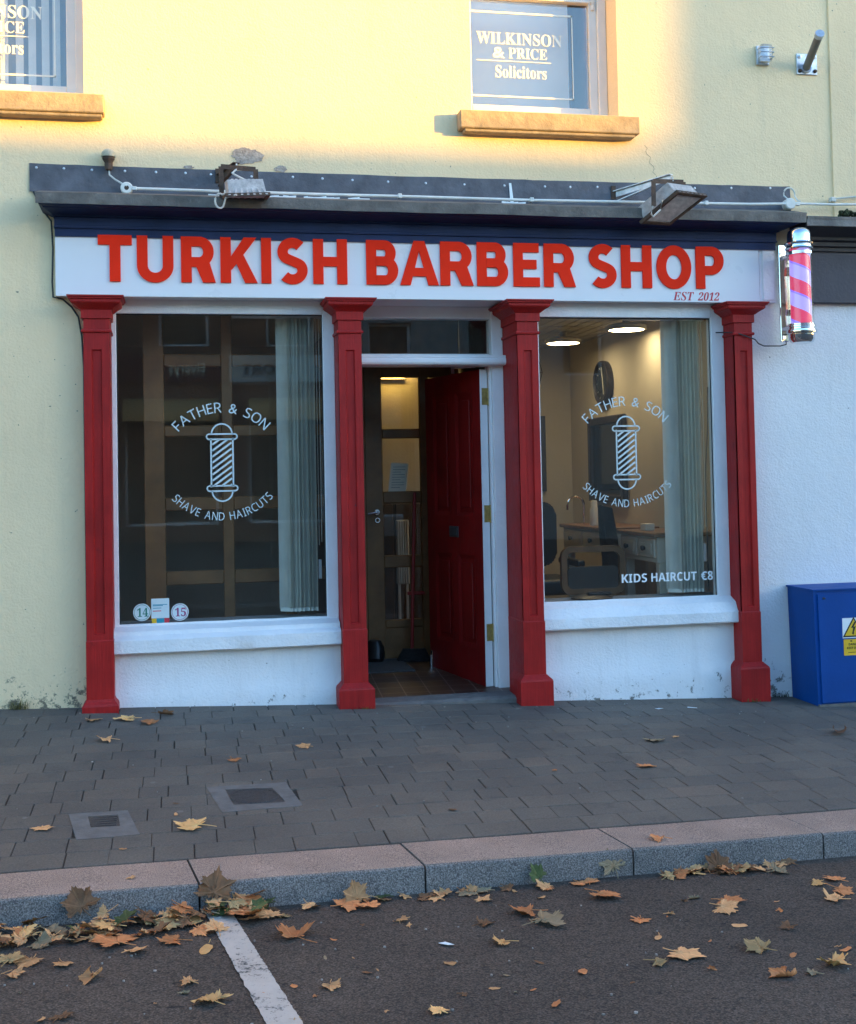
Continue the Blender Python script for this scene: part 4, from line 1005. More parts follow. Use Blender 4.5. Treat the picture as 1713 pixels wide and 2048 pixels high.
# broom
t = thing('broom', (1.67, 1.36, .08), 'red handled broom with dark bristles leaning inside the doorway', 'broom')
mb = MB(); mb.tube([(1.672, 1.36, .15), (1.70, 1.40, .72), (1.732, 1.45, 1.30)], .0125, 10); mb.build('handle', M['broom_red'], t)
mb = MB(); mb.hexa([(1.555, 1.30, .08), (1.80, 1.25, .08), (1.80, 1.33, .08), (1.56, 1.38, .08), (1.60, 1.325, .165), (1.76, 1.29, .165), (1.765, 1.33, .165), (1.605, 1.365, .165)]); mb.build('head', M['brush'], t)
mb = MB(); mb.box(1.66, 1.79, 1.425, 1.445, .545, .57, .004); mb.build('clip', M['broom_red'], t)
mb = MB(); mb.box(1.18, 1.60, .86, 1.44, .074, .084, .003); tag(mb.build('door_mat', M['mat_grey']), 'grey coir mat on the tiles just inside the doorway', 'mat')
mb = MB(); mb.lathe((1.40, 1.38, .08), [(0, 0), (.07, 0), (.085, .03), (.075, .10), (.05, .15), (.02, .155), (0, .15)], 18)
for v in mb.bm.verts: v.co += Vector((.02 * noise.noise(v.co * 9), .02 * noise.noise(v.co * 9 + Vector((5, 0, 0))), 0))
tag(mb.build('refuse_bag', M['leather']), 'small dark bag slumped on the floor inside the doorway', 'bag')

# lamps
def led(x, y, lab):
    t = thing('ceiling_lamp', (x, y, 2.58), lab, 'lamp', 'round lamps on the shop ceiling')
    mb = MB(); mb.lathe((x, y, 2.505), [(.135, 0), (.150, .004), (.152, .03), (.10, .05), (.03, .055), (.03, .093), (0, .093)], 32); mb.build('housing', M['ceiling'], t)
    mb = MB(); mb.lathe((x, y, 2.506), [(0, -.004), (.10, -.003), (.134, .001), (.134, .004), (0, .004)], 32); mb.build('diffuser', M['led'], t)
led(3.39, 1.36, 'round lit ceiling lamp nearer the glass of the right window'); led(3.18, 2.28, 'round lit ceiling lamp farther back in the right window')
t = thing('wall_lamp', (1.92, 3.43, 2.35), 'warm glowing tube lamp seen through the inner door glass', 'lamp')
mb = MB(); mb.tube([(1.80, 3.385, 2.36), (1.83, 3.385, 2.36), (2.02, 3.385, 2.36), (2.05, 3.385, 2.36)], .024, 14); mb.build('tube', M['tube'], t)
mb = MB(); mb.box(1.80, 2.05, 3.41, 3.449, 2.30, 2.39, .006); mb.build('holder', M['ceiling'], t)

# clock on the right wall
t = thing('wall_clock', (3.618, 2.47, 2.19), 'round dark wall clock with pale hands above the mirror', 'clock')
RX = Matrix.Rotation(R(-90), 3, 'Y').to_4x4()
mb = MB(); mb.lathe((3.619, 2.47, 2.19), [(.185, 0), (.190, .03), (.186, .055), (.172, .060), (.165, .045), (.163, .03)], 40, RX); mb.build('rim', M['wood_dark'], t)
mb = MB(); mb.lathe((3.619, 2.47, 2.19), [(0, .028), (.164, .028)], 40, RX); mb.build('dial', M['black'], t)
mb = MB(); mb.bar((3.588, 2.47, 2.19), (3.588, 2.50, 2.325), .010, .003); mb.bar((3.588, 2.47, 2.195), (3.588, 2.455, 2.09), .010, .003); mb.build('hands', M['paper'], t)
mb = MB()
for k in range(12):
    a = R(30 * k); mb.bar((3.589, 2.47 + .135 * math.sin(a), 2.19 + .135 * math.cos(a)), (3.589, 2.47 + .155 * math.sin(a), 2.19 + .155 * math.cos(a)), .008, .003)
mb.build('hour_marks', M['paper'], t)
mb = MB(); mb.lathe((3.619, 2.47, 2.19), [(0, .048), (.165, .047)], 40, RX); mb.build('cover_glass', M['glass'], t)
# mirrors
t = thing('mirror', (3.61, 2.43, 1.54), 'tall dark wood framed mirror on the right wall below the clock', 'mirror')
mb = MB()
for a, b, c, d in ((2.0, 2.07, 1.17, 1.90), (2.79, 2.86, 1.17, 1.90), (2.07, 2.79, 1.17, 1.23), (2.07, 2.79, 1.83, 1.90)): mb.box(3.57, 3.619, a, b, c, d, .010)
mb.build('frame', M['wood_dark'], t)
mb = MB(); mb.box(3.598, 3.602, 2.07, 2.79, 1.23, 1.83); mb.build('mirror_plate', M['mirror'], t)
t = thing('picture', (3.2, 3.44, 1.6), 'grey framed panel on the back wall beside the red pilaster', 'picture')
mb = MB()
for a, b, c, d in ((3.05, 3.11, 1.26, 1.96), (3.30, 3.36, 1.26, 1.96), (3.11, 3.30, 1.26, 1.32), (3.11, 3.30, 1.90, 1.96)): mb.box(a, b, 3.41, 3.449, c, d, .006)
mb.build('frame', M['slate_board'], t)
mb = MB(); mb.box(3.11, 3.30, 3.435, 3.44, 1.32, 1.90); mb.build('panel', M['grey_render'], t)
t = MB(); P = [(3.24, 2.52), (3.31, 2.46), (3.335, 2.36), (3.30, 2.24), (3.25, 2.17), (3.17, 2.22), (3.15, 2.38), (3.18, 2.48)]
for i in range(len(P)):
    a, b = P[i], P[(i + 1) % len(P)]; t.tube([(a[0], 3.40, a[1]), (b[0], 3.40, b[1])], .004, 5)
    t.tube([(a[0], 3.40, a[1]), (3.24, 3.44, 2.36)], .003, 5)
tag(t.build('wire_ornament', M['rust']), 'geometric wire ornament hung on the back wall', 'ornament')

# dressing counters along the right wall
def counter(y0, y1, nd, label):
    t = thing('dressing_counter', (3.4, (y0 + y1) / 2, .08), label, 'counter', 'dressing counters along the right wall')
    mb = MB(); mb.box(3.155, 3.618, y0, y1, .972, 1.0, .004); mb.build('worktop', M['wood'], t)
    mb = MB(); mb.box(3.185, 3.615, y0 + .02, y1 - .02, .80, .971); 
    for yy in (y0 + .03, y1 - .09):
        for xx in (3.20, 3.53): mb.box(xx, xx + .06, yy, yy + .06, .08, .80, .004)
    mb.build('carcass', M['drawer'], t)
    w = (y1 - y0 - .08) / nd
    for k in range(nd):
        a = y0 + .04 + k * w
        mb = MB(); mb.box(3.172, 3.1845, a + .012, a + w - .012, .83, .955, .004); mb.box(3.166, 3.172, a + .05, a + w - .05, .855, .93, .003); d = mb.build('drawer', M['drawer'], t)
        mb = MB(); mb.lathe((3.166, a + w / 2, .893), [(.012, 0), (.020, .018), (.016, .026), (0, .028)], 14, RX); mb.build('knob', M['iron'], d)
counter(.33, 1.06, 2, 'nearer dressing counter with two knobbed drawers in the right window'); counter(1.36, 2.42, 2, 'farther dressing counter behind the draped cape in the right window')
mb = MB(); mb.lathe((3.27, 1.86, 1.0), [(0, 0), (.036, 0), (.038, .01), (.036, .13), (.026, .15), (.026, .19), (.020, .20), (0, .20)], 18); tag(mb.build('bottle', M['bottle']), 'white plastic bottle standing on the farther counter', 'bottle')
t = MB(); t.box(3.26, 3.40, .28, .40, 1.0, 1.125, .004); b = tag(t.build('product_box', M['paper']), 'small white box with black print on the nearer counter', 'box')
mb = MB(); mb.lathe((3.259, .34, 1.085), [(0, .001), (.022, .001), (.022, 0)], 16, RX); mb.box(3.257, 3.2595, .32, .36, 1.02, 1.045); mb.build('print', M['black'], b)
mb = MB(); mb.box(3.25, 3.32, .72, .82, 1.0, 1.05, .004); tag(mb.build('product_box', M['paper']), 'low cream carton lying on the nearer counter', 'box')
t = thing('sink_tap', (3.30, 2.2, 1.0), 'curved chrome tap at the far end of the counter', 'tap')
mb = MB(); mb.tube([(3.30, 2.2, 1.0), (3.30, 2.2, 1.16)] + [(3.30 - .07 + .07 * math.cos(R(a)), 2.2, 1.16 + .07 * math.sin(R(a))) for a in range(0, 181, 20)] + [(3.16, 2.2, 1.12)], .010); mb.build('spout', M['chrome'], t)
# cape hung over the gap between the counters
mb = MB(); n = 18; rows = []
for i in range(n + 1):
    s = i / n; z = 1.15 - .62 * s
    rows.append([mb.bm.verts.new((3.14 + .05 * s + .02 * math.sin(k * 1.7 + s * 3) - .05 * math.sin(math.pi * k / 9), 1.06 + .32 * k / 9 * (.75 + .25 * s) + .02, z + .03 * math.sin(math.pi * k / 9) * (1 - s))) for k in range(10)])
for a, b in zip(rows, rows[1:]):
    for k in range(9): f = mb.bm.faces.new([a[k], a[k + 1], b[k + 1], b[k]]); f.smooth = True
bmesh.ops.solidify(mb.bm, geom=mb.bm.faces[:], thickness=.012)
tag(mb.build('barber_cape', M['cape']), 'dark brown cape draped in folds between the two counters', 'cape')
# barber chair and waiting chair
t = thing('barber_chair', (2.58, 1.75, .08), 'black padded barber chair beside the red pilaster in the right window', 'chair')
def rrect(cx, cz, w, h, r, n=6):
    P = []
    for sx, sz, a0 in ((1, 1, 0), (-1, 1, 90), (-1, -1, 180), (1, -1, 270)):
        for k in range(n + 1): a = R(a0 + 90 * k / n); P.append((cx + sx * (w / 2 - r) + r * math.cos(a), cz + sz * (h / 2 - r) + r * math.sin(a)))
    return P
mb = MB(); mb.prism(rrect(2.66, .95, .50, .50, .10), 1.72, 1.84, 'y'); bmesh.ops.bevel(mb.bm, geom=mb.bm.edges[:], offset=.02, segments=2, affect='EDGES'); mb.build('backrest', M['leather'], t)
mb = MB(); mb.prism(rrect(2.66, 1.26, .26, .14, .05), 1.74, 1.82, 'y'); mb.build('headrest', M['leather'], t)
mb = MB(); mb.box(2.40, 2.92, 1.20, 1.72, .52, .64, .03, seg=3); mb.build('seat', M['leather'], t)
for x in (2.37, 2.95): mb = MB(); mb.box(x - .03, x + .03, 1.25, 1.74, .72, .77, .015, seg=2); mb.box(x - .015, x + .015, 1.6, 1.66, .56, .72); mb.build('armrest', M['leather'], t)
mb = MB(); mb.lathe((2.66, 1.46, .08), [(0, 0), (.27, 0), (.27, .02), (.08, .05), (.05, .08), (.05, .44), (0, .44)], 28); mb.build('pedestal', M['chrome'], t)
t = thing('waiting_chair', (2.80, .62, .08), 'bentwood backed chair with a dark pad just inside the right window', 'chair')
mb = MB(); O = rrect(2.80, .75, .46, .33, .07); I = rrect(2.80, .75, .38, .25, .045)
for k in range(len(O)):
    j = (k + 1) % len(O); mb.hexa([(O[k][0], .55, O[k][1]), (O[j][0], .55, O[j][1]), (I[j][0], .55, I[j][1]), (I[k][0], .55, I[k][1]), (O[k][0], .59, O[k][1]), (O[j][0], .59, O[j][1]), (I[j][0], .59, I[j][1]), (I[k][0], .59, I[k][1])])
mb.build('back_frame', M['tan_wood'], t)
mb = MB(); mb.prism(rrect(2.80, .70, .36, .15, .03), .56, .58, 'y'); mb.build('back_pad', M['leather'], t)
mb = MB(); mb.box(2.58, 3.02, .58, 1.0, .46, .52, .02, seg=2); mb.build('seat', M['leather'], t)
for x, y in ((2.60, .58), (3.0, .58), (2.60, .97), (3.0, .97)): mb = MB(); mb.tube([(x, y, .07), (x, y, .47)], .014); mb.build('leg', M['tan_wood'], t)
mb = MB(); mb.lathe((2.66, .20, .592), [(0, 0), (.135, 0), (.14, .012), (.10, .024), (.03, .03), (0, .03)], 28)
mb.box(2.62, 2.78, .15, .20, .618, .64, .006)
mb2 = MB(); mb2.box(2.2360, 3.56, .115, .36, .540, .590); tag(mb2.build('window_board', M['grey_render']), kind='structure')
mb2 = MB(); mb2.box(-.371, .975, .155, .36, .50, .556); tag(mb2.build('window_board', M['grey_render']), kind='structure')
tag(mb.build('display_base', M['leather']), 'black glossy round base standing on the right window ledge', 'base')

# vertical blinds drawn to the right of each display window
def blind(x0, x1, y, zb, zt, xw, label, n):
    t = thing('vertical_blind', ((x0 + x1) / 2, y, zt), label, 'blind', 'vertical blinds in the display windows')
    mb = MB(); mb.box(x0 - .30, xw + .04, y - .02, y + .02, zt, zt + .035, .003); mb.build('headrail', M['white_smooth'], t)
    rng = random.Random(int(x0 * 100))
    for k in range(n):
        c = x0 + (x1 - x0) * (k + .5) / n; a = R(-60 + (16 if k % 2 else -16) + rng.uniform(-8, 8)) if k else R(-40); w = .089
        m = Matrix.Translation((c, y + rng.uniform(-.012, .012), 0)) @ Matrix.Rotation(a, 4, 'Z'); mb = MB(); prev = None
        rows = []
        for z in (zt, zb + .03 + rng.uniform(-.004, .004)):
            rows.append([mb.bm.verts.new(m @ Vector(((s - .5) * w, .011 * math.sin(math.pi * s), z))) for s in (0, .2, .4, .6, .8, 1)])
        for q in range(5): f = mb.bm.faces.new([rows[0][q], rows[0][q + 1], rows[1][q + 1], rows[1][q]]); f.smooth = True
        bmesh.ops.solidify(mb.bm, geom=mb.bm.faces[:], thickness=.0012)
        sl = mb.build('slat', M['blind'], t)
        mb = MB(); mb.box(-.036, .036, -.003, .004, zb + .012, zb + .034); 
        for v in mb.bm.verts: v.co = m @ v.co
        mb.build('weight', M['blind'], sl)
    mb = MB(); mb.tube([(xw, y - .01, zt), (xw, y - .01, zb + .42)], .003, 6); mb.tube([(xw + .018, y - .01, zt), (xw + .016, y - .012, zb + .44)], .003, 6); mb.build('cord', M['cable_white'], t)
    mb = MB(); mb.box(xw - .008, xw + .012, y - .018, y - .002, zb + .21, zb + .33, .002); mb.build('cord_weight', M['white_smooth'], t)
blind(.655, .855, .25, .575, 2.43, .880, 'bunched pale mint vertical blind at the right of the left window', 15)
blind(3.225, 3.425, .20, .600, 2.425, 3.452, 'bunched pale mint vertical blind at the right of the right window', 15)
mb = MB(); mb.tube([(3.462, .09, 1.97), (3.455, .09, 1.7), (3.435, .092, 1.45), (3.43, .09, 1.2), (3.432, .09, .62)], .0035, 6); tag(mb.build('cable', M['cable']), 'thin black cable hanging inside the right window near its frame', 'cable')

# stickers on the left window
def round_sticker(x, z, num, ink, lab):
    t = thing('round_sticker', (x, .0995, z), lab, 'sticker', 'stickers low on the left window')
    mb = MB(); mb.lathe((x, .0992, z), [(0, .0008), (.0515, .0008), (.0525, 0), (0, 0)], 36, Matrix.Rotation(R(90), 3, 'X').to_4x4()); mb.build('disc', M['vinyl'], t)
    mb = MB(); n = 36
    for k in range(n):
        a, b = 2 * math.pi * k / n, 2 * math.pi * (k + 1) / n
        mb.face([(x + r * math.cos(q), .0980, z + r * math.sin(q)) for r, q in ((.044, a), (.044, b), (.0465, b), (.0465, a))])
    put_text(mb, num, x - .028, x + .036, z - .026, z + .026, .0984, 'serif', .0006); mb.build('print', ink, t)
round_sticker(-.211, .632, '14', M['green_ink'], 'round white window sticker with a green 14'); round_sticker(.012, .625, '15', M['plum_ink'], 'round white window sticker with a plum 15')
t = thing('square_sticker', (-.10, .0995, .64), 'tall pale blue window sticker with a coloured strip along its foot', 'sticker', 'stickers low on the left window')
mb = MB(); mb.box(-.156, -.050, .0984, .0992, .593, .711); mb.build('sheet', M['vinyl'], t)
for a, b, m in ((-.154, -.126, 'yellow'), (-.126, -.080, 'teal_ink'), (-.080, -.051, 'redp')): mb = MB(); mb.box(a, b, .0982, .0992, .558, .592); mb.build('colour_block', M[m], t)
mb = MB()
for z, w, c in ((.672, .085, 0), (.666, .060, 0), (.652, .050, 1)): mb.box(-.147, -.147 + w, .0978, .0984, z, z + .004)
mb.build('print_lines', M['teal_ink'], t)
mb = MB(); mb.box(-.147, -.098, .0978, .0984, .634, .639); mb.build('print_lines', M['redp'], t)

# ------------------------------------------------------------------ fittings on the front
# conduit
t = thing('electrical_conduit', (1.9, -.10, 3.15), 'white plastic conduit run along the lead above the cornice', 'conduit')
zc_ = [(-.235, 3.149), (.251, 3.146), (.881, 3.144), (1.375, 3.145), (2.221, 3.143), (3.011, 3.150), (3.706, 3.156), (3.99, 3.166)]
mb = MB(); mb.tube([(x, -.10, z) for x, z in zc_], .009, 10); mb.build('pipe', M['conduit'], t)
mb = MB()
for x, z in ((.49, 3.145), (1.375, 3.145), (2.221, 3.143), (3.4, 3.153)): mb.box(x - .012, x + .012, -.114, -.075, z - .012, z + .016, .003)
mb.build('saddle_clip', M['conduit'], t)
RY = Matrix.Rotation(R(90), 3, 'X').to_4x4()
mb = MB(); mb.lathe((-.263, -.085, 3.151), [(.034, -.03), (.036, .016), (.030, .022), (0, .022)], 20, RY); mb.box(-.232, -.205, -.112, -.088, 3.138, 3.160, .002); mb.build('junction_box', M['conduit'], t)
mb = MB(); mb.lathe((-.263, -.108, 3.151), [(0, .004), (.012, .003), (.014, 0)], 10, RY); mb.build('box_screw', M['rust'], t)
mb = MB(); mb.lathe((3.995, -.085, 3.166), [(.037, -.03), (.038, .02), (.032, .027), (0, .027)], 22, RY); mb.box(4.03, 4.062, -.112, -.09, 3.154, 3.178, .003); mb.build('end_box', M['conduit'], t)
mb = MB(); mb.tube([(3.985, -.095, 3.195)] + [(3.995 + .040 * math.cos(R(a)) + .012, -.07, 3.235 + .045 * math.sin(R(a))) for a in range(190, -21, -20)] + [(4.055, -.085, 3.195), (4.075, -.09, 3.185)], .005, 7)
mb.build('cable_loop', M['conduit'], t)
mb = MB(); mb.tube([(4.05, -.10, 3.168), (4.3, -.085, 3.172), (4.6, -.085, 3.180), (5.4, -.085, 3.19)], .0085, 8); mb.build('pipe', M['conduit'], t)
t = MB(); t.tube([(4.31, -.05, 3.20), (4.34, -.05, 3.225), (4.345, -.06, 3.195), (4.36, -.05, 3.222), (4.7, -.045, 3.262), (5.4, -.045, 3.28)], .006, 7); t.box(4.318, 4.352, -.06, -.016, 3.20, 3.232, .004); tag(t.build('cable', M['cable_white']), 'grey white cable clipped to the wall at the right edge', 'cable')
# photocell on a stem
t = thing('photocell', (-.367, -.05, 3.29), 'weathered beige photocell dome on a brown holder above the cornice', 'photocell')
mb = MB(); mb.lathe((-.367, -.055, 3.30), [(.020, 0), (.024, .01), (.036, .03), (.034, .045)], 18); mb.lathe((-.367, -.055, 3.262), [(.014, 0), (.020, .006), (.022, .04)], 14); mb.box(-.392, -.345, -.03, -.0, 3.285, 3.325, .003); mb.build('holder', M['rust'], t)
mb = MB(); mb.lathe((-.367, -.055, 3.342), [(.041, 0), (.043, .008), (.040, .026), (.028, .042), (.012, .049), (0, .05)], 20); mb.build('dome', paint('yellowed_plastic_dome', (.55, .47, .32), .25, .6, 20, dirt=((.14, .10, .06), 26, .58, .8)), t)
mb = MB(); mb.tube([(-.365, -.055, 3.262), (-.362, -.06, 3.235), (-.33, -.075, 3.205), (-.262, -.108, 3.158)], .0055, 7); mb.build('cable', M['cable_white'], t)

# floodlights
def floodlight(arm, yoke, face, back, label, ribs, up):
    t = thing('floodlight', arm[0], label, 'floodlight', 'floodlights over the shop sign')
    mb = MB(); mb.bar(arm[0], arm[1], .042, .005); a = Vector(arm[0]); b = Vector(arm[1]); dn = Vector((0, 0, -.018)); mb.bar(a + dn, b + dn, .005, .040); mb.bar(a + Vector((0, -.004, -.07)), b + Vector((0, .02, -.02)), .022, .006); mb.build('wall_arm', M['galv'] if 'left' not in label else M['rust'], t)
    mb = MB(); mb.bar(a + Vector((-.01, -.006, -.05)), a + Vector((-.01, -.006, .035)), .030, .010, up=(0, 1, 0)); mb.build('wall_bracket', M['rust'], t)
    mb = MB()
    for p, q in zip(yoke, yoke[1:]): mb.bar(p, q, .028, .006, up=up)
    mb.build('yoke', M['rust'], t)
    F = [Vector(p) for p in face]; B = [Vector(p) for p in back]
    c = sum(F, Vector()) / 4
    mb = MB(); mb.hexa([c + (p - c) * .93 + (q - p) * .08 for p, q in zip(F, B)] + B)
    # cooling ribs over the back
    nrm = (sum(B, Vector()) / 4 - c).normalized()
    for k in range(ribs):
        s = (k + .5) / ribs
        f0 = F[0].lerp(F[1], s); f1 = F[3].lerp(F[2], s); b0 = B[0].lerp(B[1], s); b1 = B[3].lerp(B[2], s)
        cc = (f0 + f1 + b0 + b1) / 4
        w = (F[1] - F[0]).normalized() * .0065
        P = [f0.lerp(b0, .1), b0, b1, f1.lerp(b1, .1)]
        O = [p + (p - cc).normalized() * .009 for p in P]
        mb.hexa([o - w for o in O] + [o + w for o in O])
    body = mb.build('lamp_body', M['alum'], t)
    mb = MB(); g = [c + (p - c) * .84 for p in F]
    for i in range(4):
        j = (i + 1) % 4; mb.hexa([F[i], F[j], g[j], g[i], F[i] + nrm * .02, F[j] + nrm * .02, g[j] + nrm * .02, g[i] + nrm * .02])
    mb.build('bezel', M['rust'], body)
    mb = MB(); mb.hexa([p + nrm * .012 for p in g] + [p + nrm * .016 for p in g]); mb.build('lens', M['glass'], body)
    mb = MB(); q = [c + (p - c) * .8 + nrm * .045 for p in F]; mb.hexa(g_ for g_ in [p + nrm * .02 for p in g] + q) if False else mb.hexa([p + nrm * .022 for p in g] + [p + nrm * .06 for p in q]); mb.build('reflector', M['alum'], body)
    return t
t = floodlight([(.282, -.01, 3.268), (.372, -.27, 3.278)], [(.283, -.30, 3.06), (.280, -.30, 3.245), (.482, -.285, 3.238), (.485, -.285, 3.13)],
               [(.288, -.30, 3.052), (.545, -.285, 3.060), (.555, -.46, 3.046), (.300, -.475, 3.030)], [(.318, -.32, 3.150), (.488, -.315, 3.150), (.498, -.40, 3.145), (.325, -.405, 3.140)], 'left floodlight, ribbed body facing straight down on a rusty yoke', 7, (0, 1, 0))
mb = MB(); mb.tube([(.372, -.27, 3.27), (.372, -.29, 3.235), (.345, -.31, 3.205), (.36, -.33, 3.19), (.425, -.36, 3.150)], .006, 7); mb.build('flex', M['cable_white'], t); mb = MB(); mb.tube([(.30, -.44, 3.055)] + [(.268 + .028 * math.cos(R(a)), -.42, 3.015 + .042 * math.sin(R(a))) for a in range(60, 330, 25)] + [(.30, -.44, 3.03), (.36, -.475, 3.040)], .006, 7); mb.build('flex', M['cable_white'], t)
t = floodlight([(2.808, -.01, 3.235), (3.052, -.36, 3.268)], [(2.915, -.40, 3.055), (2.918, -.40, 3.212), (3.128, -.37, 3.220), (3.130, -.37, 3.13)],
               [(3.050, -.47, 3.130), (3.258, -.44, 3.118), (3.085, -.24, 2.972), (2.880, -.27, 2.972)], [(2.985, -.40, 3.165), (3.125, -.38, 3.168), (3.035, -.27, 3.085), (2.925, -.29, 3.080)], 'right floodlight, glass face tilted towards the street over the end of the sign', 7, (0, 1, 0))
mb = MB(); mb.tube([(3.06, -.36, 3.25), (3.055, -.38, 3.225), (3.02, -.37, 3.19), (2.99, -.39, 3.165)], .006, 7); mb.build('flex', M['cable_white'], t); mb = MB(); mb.tube([(2.90, -.42, 3.05), (2.885, -.43, 3.0), (2.90, -.42, 2.985), (2.95, -.42, 3.03), (2.965, -.42, 3.09)], .006, 7); mb.build('flex', M['cable_white'], t)

# bulkhead light and flagpole socket, top right
t = thing('bulkhead_light', (3.873, 0, 4.18), 'small clear glass bulkhead light high on the wall at top right', 'wall light')
mb = MB(); mb.box(3.828, 3.920, -.018, .0, 4.115, 4.245, .006, seg=2); mb.build('base', M['galv'], t)
mb = MB(); mb.box(3.830, 3.918, -.085, -.018, 4.122, 4.24, .022, seg=4); mb.build('glass_cover', glass_mat('ribbed_glass', (.86, .87, .88), 3.0, .08), t)
mb = MB()
for z in (4.15, 4.18, 4.21): mb.tube([(3.829, -.03, z), (3.829, -.088, z), (3.919, -.088, z), (3.919, -.03, z)], .003, 6)
mb.box(3.84, 3.91, -.045, -.02, 4.13, 4.15); mb.build('cage', M['galv'], t)
t = thing('flagpole_socket', (4.195, -.005, 4.14), 'galvanised flagpole socket plate with a stub tube angled out', 'bracket')
mb = MB(); mb.box(4.122, 4.272, -.012, -.0, 4.066, 4.208, .003); mb.build('plate', M['galv'], t)
for x, z in ((4.142, 4.186), (4.252, 4.188), (4.142, 4.088), (4.252, 4.09)): mb = MB(); mb.lathe((x, -.012, z), [(.013, 0), (.013, .010), (.007, .011), (.007, .018), (0, .018)], 6, RY, smooth=False); mb.build('bolt', M['nail'] if z > 4.1 else M['rust'], t)
mb = MB(); a = Vector((4.188, -.01, 4.105)); b = Vector((4.13, -.30, 4.232)); mb.tube([a, b], .026, 18); mb.build('stub_tube', paint('grey_pipe', (.20, .19, .18), .2, .5, 14, metal=.4), t)
d = (b - a).normalized(); mb = MB(); mb.tube([b - d * .02, b + d * .012], .030, 18); mb.build('collar', M['galv'], t); mb = MB(); mb.tube([a, a + d * .012], .036, 18); mb.build('collar', M['galv'], t)

# barber pole
pc = (3.950, -.285); t = thing('barber_pole', (3.95, -.07, 2.6), 'lit red and white spiral barber pole with chrome caps by the sign', 'barber pole')
mb = MB(); mb.box(3.915, 3.968, -.078, -.058, 2.255, 2.895, .003); mb.build('back_plate', M['chrome'], t)
mb = MB(); n = 20
pr = [(2.30, .045), (2.36, .05), (2.42, .04), (2.46, .052), (2.60, .05), (2.68, .042), (2.74, .052), (2.80, .05)]
prev = None
for z, w in pr:
    cur = [mb.bm.verts.new((3.942 - .022, -.079, z)), mb.bm.verts.new((3.942 - .016, -.079 - w, z)), mb.bm.verts.new((3.942 + .022, -.079 - w, z)), mb.bm.verts.new((3.942 + .024, -.079, z))]
    if prev:
        for k in range(3): mb.bm.faces.new([prev[k], prev[k + 1], cur[k + 1], cur[k]])
    prev = cur
mb.build('reflector_strip', M['brass_strip'], t)
for z in (2.335, 2.80): mb = MB(); mb.box(3.918, 3.965, -.235, -.079, z - .014, z + .014, .004); mb.lathe((*pc, z - .012), [(.079, 0), (.085, .003), (.085, .021), (.079, .024)], 28); mb.build('bracket_arm', M['chrome'], t)
mb = MB(); mb.lathe((*pc, 2.82), [(.070, 0), (.087, .004), (.090, .012), (.087, .020), (.080, .022), (.080, .030), (.092, .034), (.094, .044), (.088, .052), (.076, .054), (.076, .100), (.070, .122), (.050, .140), (.025, .148), (0, .150)], 40); mb.build('cap', M['chrome'], t)
mb = MB(); mb.lathe((*pc, 2.215), [(0, 0), (.04, .002), (.068, .010), (.080, .03), (.082, .065), (.094, .069), (.096, .080), (.094, .092), (.086, .095), (.086, .104), (.090, .108), (.090, .118), (.082, .124), (.070, .128)], 40); mb.build('cap', M['chrome'], t)
mb = MB(); mb.lathe((0, 0, -.24), [(.0655, 0), (.0655, .48)], 44); sp = mb.build('striped_cylinder', M['stripes']); sp.parent = t; sp.location = Vector((pc[0], pc[1], 2.58)) - t.location
mb = MB(); mb.lathe((*pc, 2.335), [(.0795, 0), (.0795, .49)], 44); mb.build('glass_tube', M['glass'], t)
mb = MB(); mb.tube([(3.942, -.09, 2.26), (3.938, -.10, 2.235), (3.90, -.09, 2.225), (3.80, -.06, 2.228), (3.74, -.10, 2.24), (3.70, -.135, 2.262), (3.594, -.134, 2.298), (3.55, -.10, 2.312), (3.50, .02, 2.325)], .0042, 7); mb.build('power_cable', M['cable'], t)
# cable and render edge on the left of the shopfront
mb = MB(); mb.tube([(-.80, -.012, 3.135), (-.745, -.02, 3.02), (-.700, -.02, 2.96), (-.692, -.02, 2.80), (-.698, -.018, 2.60), (-.694, -.018, 2.512), (-.640, -.014, 2.500), (-.590, -.012, 2.455), (-.552, -.012, 2.395), (-.534, -.012, 2.28), (-.5255, -.012, 2.1), (-.5245, -.012, 1.6), (-.5235, -.012, 1.1), (-.5225, -.012, .55), (-.5235, -.012, .20)], .0055, 7); tag(mb.build('cable', M['cable']), 'black cable running down the wall beside the leftmost pilaster', 'cable')

# ------------------------------------------------------------------ blue cabinet
t = thing('electrical_cabinet', (4.5, -.2, -.08), 'blue electrical cabinet with a warning sign at the right edge', 'cabinet')
mb = MB(); X0, X1 = 3.945, 5.15; YF = -.345
mb.hexa([(X0 + .012, -.012, -.12), (X1, -.012, -.12), (X1, YF, -.12), (X0 + .012, YF, -.12), (X0 - .004, -.012, .640), (X1, -.012, .640), (X1, YF, .640), (X0 - .004, YF, .640)]); mb.build('body', M['blue'], t)
mb = MB(); mb.hexa([(X0 - .012, -.008, .641), (X1 + .01, -.008, .641), (X1 + .01, YF - .012, .641), (X0 - .012, YF - .012, .641), (X0 - .012, -.008, .652), (X1 + .01, -.008, .652), (X1 + .01, YF - .012, .650), (X0 - .012, YF - .012, .650)]); mb.build('lid', M['blue'], t)
mb = MB(); mb.hexa([(X0 + .034, YF - .001, -.065), (4.545, YF - .001, -.065), (4.545, YF - .012, -.065), (X0 + .034, YF - .012, -.065), (X0 + .022, YF - .001, .618), (4.545, YF - .001, .618), (4.545, YF - .012, .618), (X0 + .022, YF - .012, .618)]); dr = mb.build('door', M['blue'], t)
mb = MB(); mb.box(4.555, X1 - .03, YF - .012, YF - .001, -.065, .618, .002); mb.build('door', M['blue'], t)
mb = MB(); mb.box(4.000, 4.006, YF - .016, YF - .012, .585, .60); mb.lathe((4.014, YF - .012, .592), [(.006, 0), (.005, .004), (0, .004)], 8, RY); mb.build('lock', M['steel_dark'], dr)
